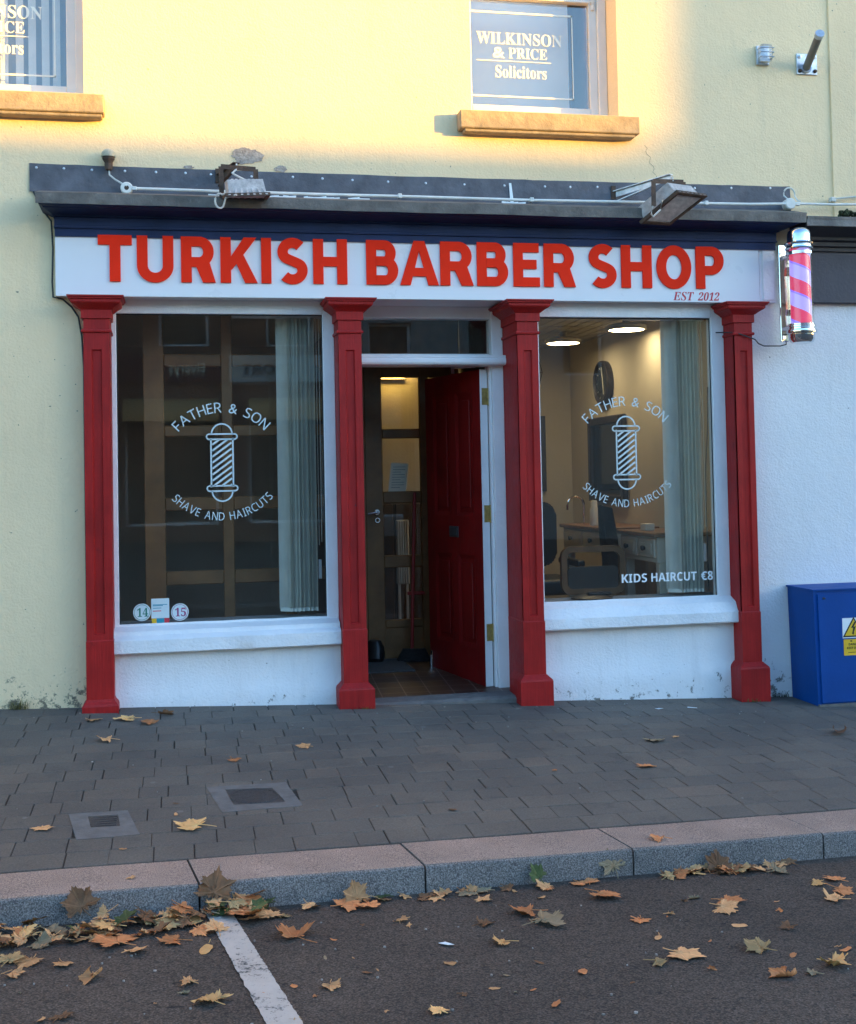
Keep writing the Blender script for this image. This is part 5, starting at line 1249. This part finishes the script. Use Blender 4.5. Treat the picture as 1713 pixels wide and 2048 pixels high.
mb = MB(); mb.box(X0 + .01, X1, YF - .02, YF, -.16, -.075); mb.build('base_plinth', M['conc'], t)
y = YF - .0125
sg = MB(); sg.box(4.130, 4.290, y - .001, y, .335, .462); ws = sg.build('warning_sign', M['vinyl_white'], t)
mb = MB(); mb.prism([(4.130, .341), (4.286, .341), (4.208, .468)], y - .001, y - .002, 'y'); mb.build('black_triangle', M['black'], ws)
mb = MB(); mb.prism([(4.145, .350), (4.271, .350), (4.208, .452)], y - .002, y - .003, 'y'); mb.build('yellow_triangle', M['yellow'], ws)
mb = MB(); mb.prism([(4.212, .436), (4.188, .398), (4.204, .400), (4.196, .366), (4.190, .368), (4.203, .355), (4.210, .371), (4.205, .369), (4.222, .408), (4.206, .406), (4.224, .436)], y - .003, y - .004, 'y'); mb.build('flash_symbol', M['black'], ws)
mb = MB(); mb.box(4.136, 4.285, y - .001, y, .226, .328, .003); dp = mb.build('danger_plate', M['yellow'], t)
mb = MB(); put_text(mb, 'DANGER', 4.170, 4.250, .288, .303, y - .001, 'sans_bold', .0008); put_text(mb, 'KEEP AWAY', 4.158, 4.262, .265, .280, y - .001, 'sans_bold', .0008); mb.box(4.165, 4.255, y - .0018, y - .001, .243, .246); mb.box(4.182, 4.195, y - .0018, y - .001, .312, .320); mb.build('lettering', M['black'], dp)

# ------------------------------------------------------------------ weeds along the wall foot
def weed(x, y, n, h, lab, seed, m='weed', spread=.03):
    rng = random.Random(seed); mb = MB()
    for k in range(n):
        a = rng.uniform(math.pi * .95, math.pi * 2.05); bx, by = x + rng.gauss(0, spread), y - abs(rng.gauss(0, .006)); z0 = pz(bx, by) - .004
        H = h * rng.uniform(.35, 1); out = h * rng.uniform(.15, .9); w = rng.uniform(.0012, .0032); px, py = -math.sin(a) * w, math.cos(a) * w; dx, dy = math.cos(a) * out, math.sin(a) * out * .7
        P = [(bx, by, z0), (bx + dx * .35, by + dy * .35, z0 + H * .7), (bx + dx * .75, by + dy * .75, z0 + H), (bx + dx, by + dy, z0 + H * .8)]
        for i, (p, q) in enumerate(zip(P, P[1:])):
            u = 1 - i / 3.2; v = 1 - (i + 1) / 3.2
            mb.face([(p[0] - px * u, p[1] - py * u, p[2]), (p[0] + px * u, p[1] + py * u, p[2]), (q[0] + px * v, q[1] + py * v, q[2]), (q[0] - px * v, q[1] - py * v, q[2])])
    return tag(mb.build('weed', M[m], fix=False), lab, 'weed', 'weeds along the foot of the wall')
weed(-.91, -.012, 60, .075, 'yellowed weed tuft at the foot of the cream wall by the left edge', 1)
weed(3.60, -.165, 26, .03, 'small yellow green weed under the chipped foot of the right pilaster', 2)
weed(3.87, -.012, 34, .05, 'dark weed in the corner beside the blue cabinet', 3, 'moss')
weed(1.09, -.165, 24, .022, 'thin moss fringe at the foot of the pilaster left of the door', 4)

# ------------------------------------------------------------------ fallen leaves
def leaf_outline(rng, lobes=5):
    """plane-tree leaf outline in polar form, unit half-width"""
    spec = [(-62, .46), (-18, .86), (36 + rng.uniform(-6, 4), .92), (90, 1.02), (144 + rng.uniform(-4, 6), .92), (198, .86), (242, .46)]
    pts = []
    for (a0, r0), (a1, r1) in zip(spec, spec[1:]):
        r0 *= rng.uniform(.86, 1.12); va = (a0 + a1) / 2 + rng.uniform(-5, 5); vr = min(r0, r1) * rng.uniform(.66, .95)
        pts += [(a0 - 5, r0 * .86), (a0, r0), (a0 + 7, r0 * .82), (a0 + 11, r0 * .86), (a0 + 15, r0 * .70), (va, vr), (a1 - 15, r1 * .70), (a1 - 11, r1 * .85), (a1 - 7, r1 * .80)]
    pts += [(242, .46), (256, .30), (270, .10), (284, .30)]
    return pts
def leaf_mesh(rng, size, kind):
    simple = kind in ('oval', 'bit')
    ven = None
    if simple:
        n = 18; out = [(360 * k / n - 90, 1.0) for k in range(n)]; asp = rng.uniform(.38, .55)
        P = [(math.cos(R(a)) * r * asp * rng.uniform(.85, 1.1), math.sin(R(a)) * r * rng.uniform(.9, 1.05)) for a, r in out]
    else:
        lo_ = leaf_outline(rng); P = [(math.cos(R(a)) * r * rng.uniform(.93, 1.07), math.sin(R(a)) * r * rng.uniform(.93, 1.07)) for a, r in lo_]
        ven = [1.0 if (i % 9) == 1 and i < 54 else 0.0 for i in range(len(P))]
    rings = [.0, .34, .67, 1.0]; h = size / 2
    V = []; F = []; n = len(P)
    V.append((0, -.12 if not simple else 0, 0))
    for q in rings[1:]:
        for p in P: V.append((p[0] * q, p[1] * q - .12 * (1 - q) * (not simple), 0))
    for k in range(n): F.append((0, 1 + k, 1 + (k + 1) % n))
    tear = rng.randrange(n); tl = 0 if simple or kind in ('stand',) else int(n * (rng.uniform(.12, .34) if kind == 'crumple' else rng.choice((0, 0, .07, .12))))
    for r in range(2):
        for k in range(n):
            j = (k + 1) % n; a = 1 + r * n; b = 1 + (r + 1) * n
            if r == 1 and (k - tear) % n < tl: continue
            F.append((a + k, b + k, b + j, a + j))
    amp = dict(flat=.14, curl=.28, crumple=.40, roll=.5, oval=.16, bit=.3, stand=.26)[kind]
    o = Vector((rng.uniform(0, 99), rng.uniform(0, 99), 0)); c1 = rng.uniform(.35, 1) * amp; c2 = rng.uniform(-.5, .8) * amp; dirn = rng.uniform(0, 6.28)
    W = []
    for x, y, z in V:
        rr = x * x + y * y
        u = x * math.cos(dirn) + y * math.sin(dirn); w = -x * math.sin(dirn) + y * math.cos(dirn)
        z = c1 * u * u + c2 * w * w * .6 + amp * .55 * noise.noise(Vector((x * 1.7, y * 1.7, 0)) + o) + amp * .38 * noise.noise(Vector((x * 3.8, y * 3.8, 3)) + o) + amp * .16 * noise.noise(Vector((x * 9, y * 9, 7)) + o) + .02 * abs(x)
        if kind == 'crumple':
            k = 1.1 * u; x2 = math.sin(k) / 1.1; z += (1 - math.cos(k)) / 2.6; x, y = x2 * math.cos(dirn) - w * math.sin(dirn), x2 * math.sin(dirn) + w * math.cos(dirn)
            y *= .92
        if kind == 'roll':
            k = 3.0 * w; z = (1 - math.cos(k)) / 3.0; w2 = math.sin(k) / 3.0; x, y = u * math.cos(dirn) - w2 * math.sin(dirn), u * math.sin(dirn) + w2 * math.cos(dirn)
        W.append([x * h, y * h, z * h * (1.0 if kind == 'stand' else .72)])
    VN = [1.0 if not simple else 0.0] + ((ven or [0.0] * n) * 3)
    # stalk
    if kind not in ('bit',) and rng.random() < .85:
        b = len(W); L = rng.uniform(.5, 1.0) * h; bx, by, bz = W[0]
        side = rng.uniform(-.3, .3); prev = None
        y0 = -.14 if not simple else -1.0
        for s in range(5):
            t = s / 4; cx = side * L * t * t; cy = y0 * h - L * t; cz = bz * (1 - t) + .002; w = .0016
            W += [[cx - w, cy, cz], [cx + w, cy, cz], [cx, cy, cz + w * 1.6]]
            if s:
                a = b + (s - 1) * 3; e = b + s * 3
                for k in range(3): F.append((a + k, a + (k + 1) % 3, e + (k + 1) % 3, e + k))
    VN += [.6] * (len(W) - len(VN))
    return W, F, VN
def leaf(x, y, size, kind, m, lab, seed, group, zfun, rot=None, tilt=None, lift=0.0, lean=.12):
    rng = random.Random(seed); W, F, VN = leaf_mesh(rng, size * (1.12 if seed < 300 else 1.0), kind)
    a = rng.uniform(0, 6.28) if rot is None else rot
    M3 = Matrix.Rotation(a, 3, 'Z')
    if kind == 'stand': M3 = Matrix.Rotation(R(tilt if tilt else 62), 3, 'X') @ Matrix.Rotation(rng.uniform(-.5, .5), 3, 'Z')
    else: M3 = Matrix.Rotation(rng.uniform(-lean, lean), 3, 'X') @ Matrix.Rotation(rng.uniform(-lean, lean), 3, 'Y') @ M3
    W = [M3 @ Vector(p) for p in W]
    if kind == 'flat' or kind == 'oval':
        pass
    lo = min(p.z for p in W); g = zfun(x, y)
    me = bpy.data.meshes.new('fallen_leaf'); me.from_pydata([(p.x, p.y, p.z - lo) for p in W], [], F)
    at = me.attributes.new('vein', 'FLOAT', 'POINT'); at.data.foreach_set('value', VN)
    for p in me.polygons: p.use_smooth = True
    me.materials.append(M[m]); o = bpy.data.objects.new('fallen_leaf', me); sc.collection.objects.link(o); o.location = (x, y, g + .0015 + lift)
    return tag(o, lab, 'leaf', group)
road_z = lambda x, y: rz(x)
kerb_z = lambda x, y: zk(x)
S = 100
GP, GR, GK = 'leaves scattered on the pavement', 'leaves scattered on the road', 'leaves lying against the kerb'
for x, y, w, k, m, lab in [
    (-.484, -.345, .115, 'curl', 'leaf_tan', 'curled tan leaf just in front of the leftmost pilaster'),
    (-.278, -.328, .150, 'curl', 'leaf_yellow', 'large yellow tan leaf under the left window, second from the pilaster'),
    (-.155, -.435, .125, 'curl', 'leaf_orange', 'orange brown leaf touching the yellow leaf under the left window'),
    (-.086, -.233, .125, 'roll', 'leaf_brown', 'dark curled leaf nearest the wall under the left window'),
    (-.371, -.791, .130, 'crumple', 'leaf_tan', 'shredded flat tan leaf left of centre on the paving'),
    (.646, -1.037, .102, 'curl', 'leaf_tan', 'tan leaf lying alone on the paving left of the doorway'),
    (.262, -1.258, .085, 'curl', 'leaf_orange', 'small orange leaf behind the larger manhole cover'),
    (-.019, -1.946, .028, 'bit', 'leaf_brown', 'tiny rust brown leaf scrap between the two covers, the farther one'),
    (-.019, -2.11, .036, 'bit', 'leaf_tan', 'tiny tan leaf scrap between the two covers, the nearer one'),
    (-.557, -2.201, .092, 'flat', 'leaf_tan', 'pale tan leaf on the paving left of the smaller cover'),
    (.057, -2.284, .165, 'curl', 'leaf_yellow', 'largest yellow leaf on the paving, between the covers and the kerb'),
    (-.222, -2.513, .030, 'bit', 'leaf_tan', 'small tan leaf scrap on the last paving row before the kerb'),
    (2.538, -1.135, .134, 'curl', 'leaf_grey', 'pale grey green leaf on the paving below the right window'),
    (2.693, -1.071, .068, 'flat', 'leaf_tan', 'small tan leaf beside the pale grey green leaf'),
    (2.284, -1.676, .118, 'flat', 'leaf_orange', 'flat orange leaf in the middle of the paving on the right'),
    (1.801, -1.669, .036, 'bit', 'leaf_orange', 'orange leaf scrap alone in the middle of the paving'),
    (3.671, -1.086, .185, 'roll', 'leaf_brown', 'long brown folded leaf at the right edge of the paving'),
    (1.16, -2.229, .046, 'bit', 'leaf_brown', 'dark brown leaf scrap on the paving near the kerb at centre')]:
    leaf(x, y, w, k, m, lab, S, GP, pz); S += 1
leaf(-.179, -2.864, .046, 'curl', 'leaf_tan', 'small tan leaf on top of the kerb at left', S, GK, kerb_z); S += 1
leaf(1.89, -2.787, .105, 'crumple', 'leaf_orange', 'rusty shrivelled leaf on top of the kerb at right', S, GK, kerb_z); S += 1
for x, y, w, k, m, lab in [
    (-.218, -3.232, .170, 'flat', 'leaf_orange', 'broad orange leaf at the front of the kerb heap'),
    (-.026, -3.244, .100, 'curl', 'leaf_orange', 'orange leaf just left of the top of the white line'),
    (.076, -3.337, .078, 'oval', 'leaf_yellow', 'smooth yellow oval leaf touching the left of the white line'),
    (-.375, -3.373, .080, 'flat', 'leaf_tan', 'pale rounded leaf lying alone left on the asphalt'),
    (-.273, -3.499, .110, 'roll', 'leaf_tan', 'folded tan leaf with a long stalk at lower left'),
    (-.542, -3.313, .120, 'curl', 'leaf_olive', 'olive tan leaf in the small heap at the left edge, the farther one'),
    (-.479, -3.326, .105, 'curl', 'leaf_tan', 'tan leaf in the small heap at the left edge, the rightmost one'),
    (-.514, -3.421, .100, 'crumple', 'leaf_tan', 'crumpled tan leaf in the small heap at the left edge, the nearest one'),
    (.015, -3.612, .090, 'crumple', 'leaf_tan', 'torn tan leaf left of the white line, halfway down'),
    (.085, -3.763, .122, 'crumple', 'leaf_yellow', 'crumpled yellow leaf left of the lower white line'),
    (-.346, -3.782, .080, 'crumple', 'leaf_brown', 'crumpled brown leaf at the bottom left edge'),
    (.373, -3.285, .165, 'crumple', 'leaf_orange', 'long crinkled orange leaf right of the top of the white line'),
    (.441, -3.712, .082, 'crumple', 'leaf_tan', 'shrivelled tan leaf alone right of the white line'),
    (.75, -3.208, .066, 'crumple', 'leaf_tan', 'small torn tan leaf right of the orange kerb clump'),
    (.313, -3.918, .040, 'curl', 'leaf_olive', 'small olive leaf at the bottom end of the white line'),
    (1.527, -3.108, .140, 'curl', 'leaf_orange', 'orange brown layered leaf in front of the upright pale leaf'),
    (1.226, -2.989, .030, 'bit', 'leaf_tan', 'tan leaf scrap left of the green leaf by the kerb'),
    (1.303, -3.078, .040, 'bit', 'leaf_tan', 'tan leaf scrap in front of the green leaf by the kerb'),
    (1.209, -3.221, .140, 'crumple', 'leaf_orange', 'shredded orange leaf in the centre of the asphalt'),
    (1.238, -3.338, .160, 'crumple', 'leaf_grey', 'shredded grey tan leaf just in front of the shredded orange one'),
    (1.026, -3.304, .085, 'crumple', 'leaf_brown', 'flattened brownish leaf left of the shredded pair'),
    (1.048, -3.479, .092, 'crumple', 'leaf_yellow', 'crumbled yellow tan leaf in front of the flattened brownish one'),
    (.837, -3.618, .042, 'bit', 'leaf_tan', 'tan leaf crumb left of centre below the white paper scrap'),
    (1.23, -3.765, .050, 'bit', 'leaf_orange', 'small orange tan scrap in the lower middle of the road'),
    (.928, -3.831, .034, 'bit', 'leaf_tan', 'tiny tan leaf in the lower middle left of the orange tan scrap'),
    (.727, -3.969, .075, 'curl', 'leaf_yellow', 'yellow lobed leaf at the bottom edge, centre'),
    (1.076, -3.978, .048, 'bit', 'leaf_orange', 'orange shred at the bottom edge right of the yellow lobed leaf'),
    (1.58, -3.364, .085, 'flat', 'leaf_orange', 'small lobed orange leaf with a stalk in the middle right'),
    (1.593, -3.689, .145, 'flat', 'leaf_tan', 'largest tan leaf lying flat on the right half of the road'),
    (1.488, -3.748, .078, 'crumple', 'leaf_olive', 'olive crumbled leaf beside the largest tan leaf'),
    (1.912, -3.324, .130, 'flat', 'leaf_tan', 'tan leaf in the layered pair on the right, the nearer one'),
    (1.964, -3.242, .125, 'flat', 'leaf_orange', 'orange brown leaf in the layered pair on the right, the farther one'),
    (2.481, -3.105, .100, 'flat', 'leaf_orange', 'orange leaf at the top of the clump by the right edge'),
    (2.384, -3.128, .080, 'curl', 'leaf_yellow', 'yellow tan leaf with a long stalk, leftmost of the right edge clump'),
    (2.429, -3.231, .108, 'flat', 'leaf_orange', 'orange leaf in the middle of the clump by the right edge'),
    (2.365, -3.314, .112, 'crumple', 'leaf_tan', 'ragged tan leaf at the foot of the clump by the right edge'),
    (1.894, -3.488, .056, 'bit', 'leaf_tan', 'small tan leaf below the layered pair on the right'),
    (2.046, -3.554, .075, 'crumple', 'leaf_brown', 'brown shredded leaf on the right between pair and edge clump'),
    (1.573, -3.541, .046, 'oval', 'leaf_tan', 'small oval tan leaf just beyond the largest tan leaf'),
    (1.861, -3.71, .135, 'crumple', 'leaf_olive', 'long crumbled olive tan leaf right of the largest tan leaf'),
    (2.135, -3.766, .048, 'bit', 'leaf_orange', 'rust orange scrap close to the right edge'),
    (1.837, -3.922, .112, 'roll', 'leaf_orange', 'rolled golden orange leaf at lower right'),
    (2.038, -3.866, .145, 'crumple', 'leaf_yellow', 'ragged yellow tan leaf at lower right edge'),
    (1.934, -3.922, .058, 'crumple', 'leaf_grey', 'small greyish leaf beside the rolled golden orange leaf'),
    (1.856, -3.192, .058, 'roll', 'leaf_grey', 'pale rolled leaf like a stick behind the layered pair')]:
    leaf(x, y, w, k, m, lab, S, GR, road_z); S += 1
for x, y, w, k, m, lab, lift in [
    (.202, -3.055, .130, 'curl', 'leaf_orange', 'folded orange leaf at the right end of the kerb heap', .02),
    (.301, -3.085, .112, 'flat', 'leaf_tan', 'tan leaf next to the folded orange one by the kerb', .006),
    (.363, -3.085, .060, 'crumple', 'leaf_olive', 'small olive leaf ending the kerb heap on its right', 0),
    (.579, -3.030, .128, 'flat', 'leaf_orange', 'orange leaf at the front of the clump below the second kerb joint', .004),
    (.625, -2.992, .115, 'stand', 'leaf_tan', 'tan leaf propped up in the clump below the second kerb joint', 0),
    (.662, -3.045, .112, 'curl', 'leaf_orange', 'deep orange leaf at the right of the clump below the second kerb joint', .008),
    (.735, -2.965, .070, 'curl', 'leaf_green', 'green leaf behind the orange clump by the kerb', .004),
    (.87, -2.989, .080, 'curl', 'leaf_brown', 'brown leaf under the second kerb joint', 0),
    (.925, -3.010, .075, 'curl', 'leaf_tan', 'tan orange leaf just right of the second kerb joint', 0),
    (1.05, -2.972, .085, 'curl', 'leaf_grey', 'grey green leaf in the gutter, the left one of two', 0),
    (1.116, -2.965, .085, 'curl', 'leaf_grey', 'grey green leaf in the gutter, the right one of two', 0),
    (1.088, -3.060, .075, 'curl', 'leaf_tan', 'tan leaf in front of the two grey green gutter leaves', 0),
    (1.335, -2.935, .085, 'stand', 'leaf_green', 'green leaf standing against the kerb at centre right', 0),
    (1.348, -2.980, .072, 'curl', 'leaf_orange', 'orange leaf lying at the foot of the standing green one', 0),
    (1.491, -2.945, .085, 'curl', 'leaf_orange', 'small orange leaf in the gutter left of the upright pale leaf', 0),
    (1.650, -2.895, .125, 'stand', 'leaf_grey', 'pale leaf standing upright against the kerb by the third joint', 0),
    (1.87, -2.930, .095, 'crumple', 'leaf_brown', 'dark curled leaf in the gutter, leftmost of the right group', 0),
    (1.979, -2.920, .100, 'curl', 'leaf_yellow', 'yellowish leaf in the gutter beside the pointed brown one', 0),
    (2.083, -2.915, .120, 'stand', 'leaf_brown', 'pointed brown leaf propped in the gutter at right', 0),
    (2.168, -2.925, .125, 'curl', 'leaf_olive', 'olive leaf in the gutter right of the pointed brown one', .004),
    (2.297, -2.985, .105, 'crumple', 'leaf_grey', 'shrivelled grey brown leaf, rightmost of the gutter group', 0),
    (-.345, -3.010, .135, 'stand', 'leaf_brown', 'purplish brown leaf standing against the kerb at far left', .03),
    (.115, -2.985, .145, 'stand', 'leaf_brown', 'large brown leaf standing against the kerb by the first joint', .03)]:
    leaf(x, y, w, k, m, lab, S, GK, road_z, lift=lift); S += 1
rng = random.Random(21)
for i in range(92):
    x = rng.uniform(-.66, .30); d = abs(rng.gauss(0, .085)) + .01 + (.07 * rng.random() if x < -.15 else 0); y = yk(x) - .33 - d
    leaf(x, y, rng.uniform(.06, .135), rng.choice(('flat', 'curl', 'crumple', 'curl', 'crumple')), rng.choice(('leaf_tan', 'leaf_orange', 'leaf_tan', 'leaf_brown', 'leaf_yellow', 'leaf_olive', 'leaf_orange', 'leaf_tan', 'leaf_olive', 'leaf_brown', 'leaf_green', 'leaf_grey')), 'fallen leaf in the mixed heap against the kerb at lower left', 300 + i, 'leaves heaped against the kerb', road_z, lift=max(0, .055 * (1 - d / .16) * rng.random()), lean=.45)
for i in range(48):
    x = rng.choice((.36, .60, .66, .72, .95, 1.1, 1.35, 1.5, 1.9, 2.0, 2.1, 2.2, 2.3)) + rng.gauss(0, .06); d = abs(rng.gauss(0, .03)) + .01; y = yk(x) - .33 - d
    leaf(x, y, rng.uniform(.04, .10), rng.choice(('crumple', 'flat', 'curl', 'crumple')), rng.choice(('leaf_brown', 'leaf_tan', 'leaf_orange', 'leaf_olive', 'leaf_tan')), 'small broken leaf lying in the gutter right of the white line', 500 + i, 'broken leaves in the gutter', road_z, lean=.3)

for i in range(34):
    x = rng.uniform(-.55, 2.25); y = yk(x) - .33 - rng.uniform(.05, 1.0)
    leaf(x, y, rng.uniform(.014, .045), rng.choice(('bit', 'crumple', 'bit', 'roll')), rng.choice(('leaf_brown', 'leaf_tan', 'leaf_orange', 'leaf_grey')), 'small crumbled leaf fragment strewn on the asphalt', 600 + i, 'leaf fragments on the road', road_z, lean=.3)

# litter
def scrap(pts, z, name, lab, cat, m):
    mb = MB(); r = random.Random(len(lab)); cx = sum(p[0] for p in pts) / len(pts); cy = sum(p[1] for p in pts) / len(pts)
    top = [(x, y, z(x, y) + .003 + r.random() * .006) for x, y in pts]
    mb.face(top); mb.face([(p[0], p[1], p[2] - .0006) for p in top[::-1]])
    for i in range(len(top)):
        j = (i + 1) % len(top); mb.face([top[i], top[j], (top[j][0], top[j][1], top[j][2] - .0006), (top[i][0], top[i][1], top[i][2] - .0006)])
    tag(mb.build(name, M[m]), lab, cat)
scrap([(.835, -3.445), (.86, -3.44), (.885, -3.468), (.862, -3.475)], road_z, 'paper_scrap', 'white scrap of paper on the asphalt in front of the kerb, centre', 'litter', 'vinyl_white')
scrap([(2.865, -.33), (2.90, -.32), (2.915, -.345), (2.88, -.355)], pz, 'paper_scrap', 'crumpled white paper scrap on the paving under the right window', 'litter', 'vinyl_white')
scrap([(3.085, -.315), (3.14, -.335), (3.139, -.345), (3.083, -.325)], pz, 'cigarette_end', 'white cigarette end on the paving under the right window', 'litter', 'vinyl_white')
mb = MB(); rng = random.Random(77)
for i in range(110):
    if i < 60: x, y = rng.uniform(-.9, 3.6), rng.uniform(-.75, -.03) if i < 44 else rng.uniform(-2.4, -.7); z = pz(x, y); s = rng.uniform(.002, .006)
    else: x, y = rng.uniform(-.6, 2.3), rng.uniform(-4.1, -3.1); z = rz(x); s = rng.uniform(.002, .007)
    n = 5; a0 = rng.random() * 6; pts = [(x + s * rng.uniform(.5, 1.2) * math.cos(a0 + 6.283 * k / n), y + s * rng.uniform(.4, 1.0) * math.sin(a0 + 6.283 * k / n)) for k in range(n)]
    mb.prism(pts, z - .002, z + rng.uniform(.003, .005), 'z')
tag(mb.build('grit', paint('pale_grit', (.30, .27, .24), .4, .8, 30)), 'pale flecks of grit and litter scattered over paving and road', 'grit', kind='stuff')

# ------------------------------------------------------------------ the other side of the street (seen in the glass, and casting the long shadow)
YF = -25.0
def facade(name, x0, x1, h, m, lab, wins, depth=9):
    t = thing(name, ((x0 + x1) / 2, YF - .1, -.4), lab, 'building', 'buildings across the street')
    mb = MB(); wall_sheet(mb, x0, x1, -.4, h, wins, YF, YF - .35)
    mb.box(x0, x1, YF - depth, YF - .36, -.4, h)
    mb.build('wall', M[m], t)
    for a, b, c, d in wins:
        mb = MB(); mb.box(a, b, YF - .34, YF - .30, c, d); mb.build('window', M['opp_dark'], t)
        mb = MB(); 
        for p in ((a, a + .07, c, d), (b - .07, b, c, d), (a + .07, b - .07, c, c + .07), (a + .07, b - .07, d - .07, d)): mb.box(p[0], p[1], YF - .30, YF - .22, p[2], p[3])
        mb.build('window_frame', M['white'], t)
    mb = MB(); mb.box(x0 - .05, x1 + .05, YF - .3, YF + .25, h, h + .06, .0); mb.build('parapet', M['grey_render'], t)
    return t
H1 = 7.08
t = facade('shop_building', -14, 4.2, H1, 'brick', 'brick shop across the street reflected in the left window', [(-3.2, -1.9, 5.0, 6.4), (-.4, .9, 5.0, 6.4), (2.4, 3.6, 5.0, 6.4), (-1.3, 1.1, .3, 3.5), (1.9, 3.9, .3, 3.5), (-5, -2, .3, 3.5)])
mb = MB(); mb.box(-1.35, 1.35, YF + .02, YF + .14, 4.05, 4.75); mb.build('fascia_sign', M['maroon'], t)
mb = MB(); put_text(mb, 'Elverys', -.15, .78, 4.22, 4.56, YF + .145, 'sans_bold', .02, ydir=1, mirror=True); mb.build('lettering', M['paper'], t)
mb = MB(); mb.box(1.40, 4.1, YF + .02, YF + .12, 4.05, 4.75); mb.build('fascia_sign', M['pale_board'], t)
mb = MB(); put_text(mb, 'SPORT', 1.75, 3.1, 4.25, 4.52, YF + .125, 'sans_bold', .02, ydir=1, mirror=True); mb.build('lettering', M['slate_board'], t)
for a, b in ((-1.3, 1.1), (1.9, 3.9)):
    mb = MB(); n = 14; rows = []
    for i in range(n + 1):
        an = R(90 * i / n); rows.append((YF + .02 + .85 * math.sin(an), 3.0 + .62 * math.cos(an)))
    mb.prism(rows + [(YF + .02, 3.0)], a, b, 'x'); mb.build('awning', M['awning'], t)
facade('rendered_house', 4.3, 14, H1, 'grey_render', 'grey rendered house across the street reflected in the fanlight', [(5.2, 6.4, 4.2, 5.7), (8.0, 9.2, 4.2, 5.7), (10.6, 11.8, 4.2, 5.7), (5.4, 9.6, .3, 3.0)])
facade('terrace_building', 14.1, 50.9, H1, 'cream', 'low cream terrace across the street that shades the shopfront', [])
facade('brick_building', 51.0, 70, 14, 'brick', 'taller brick building across the street beyond the low terrace', [], 6.2)
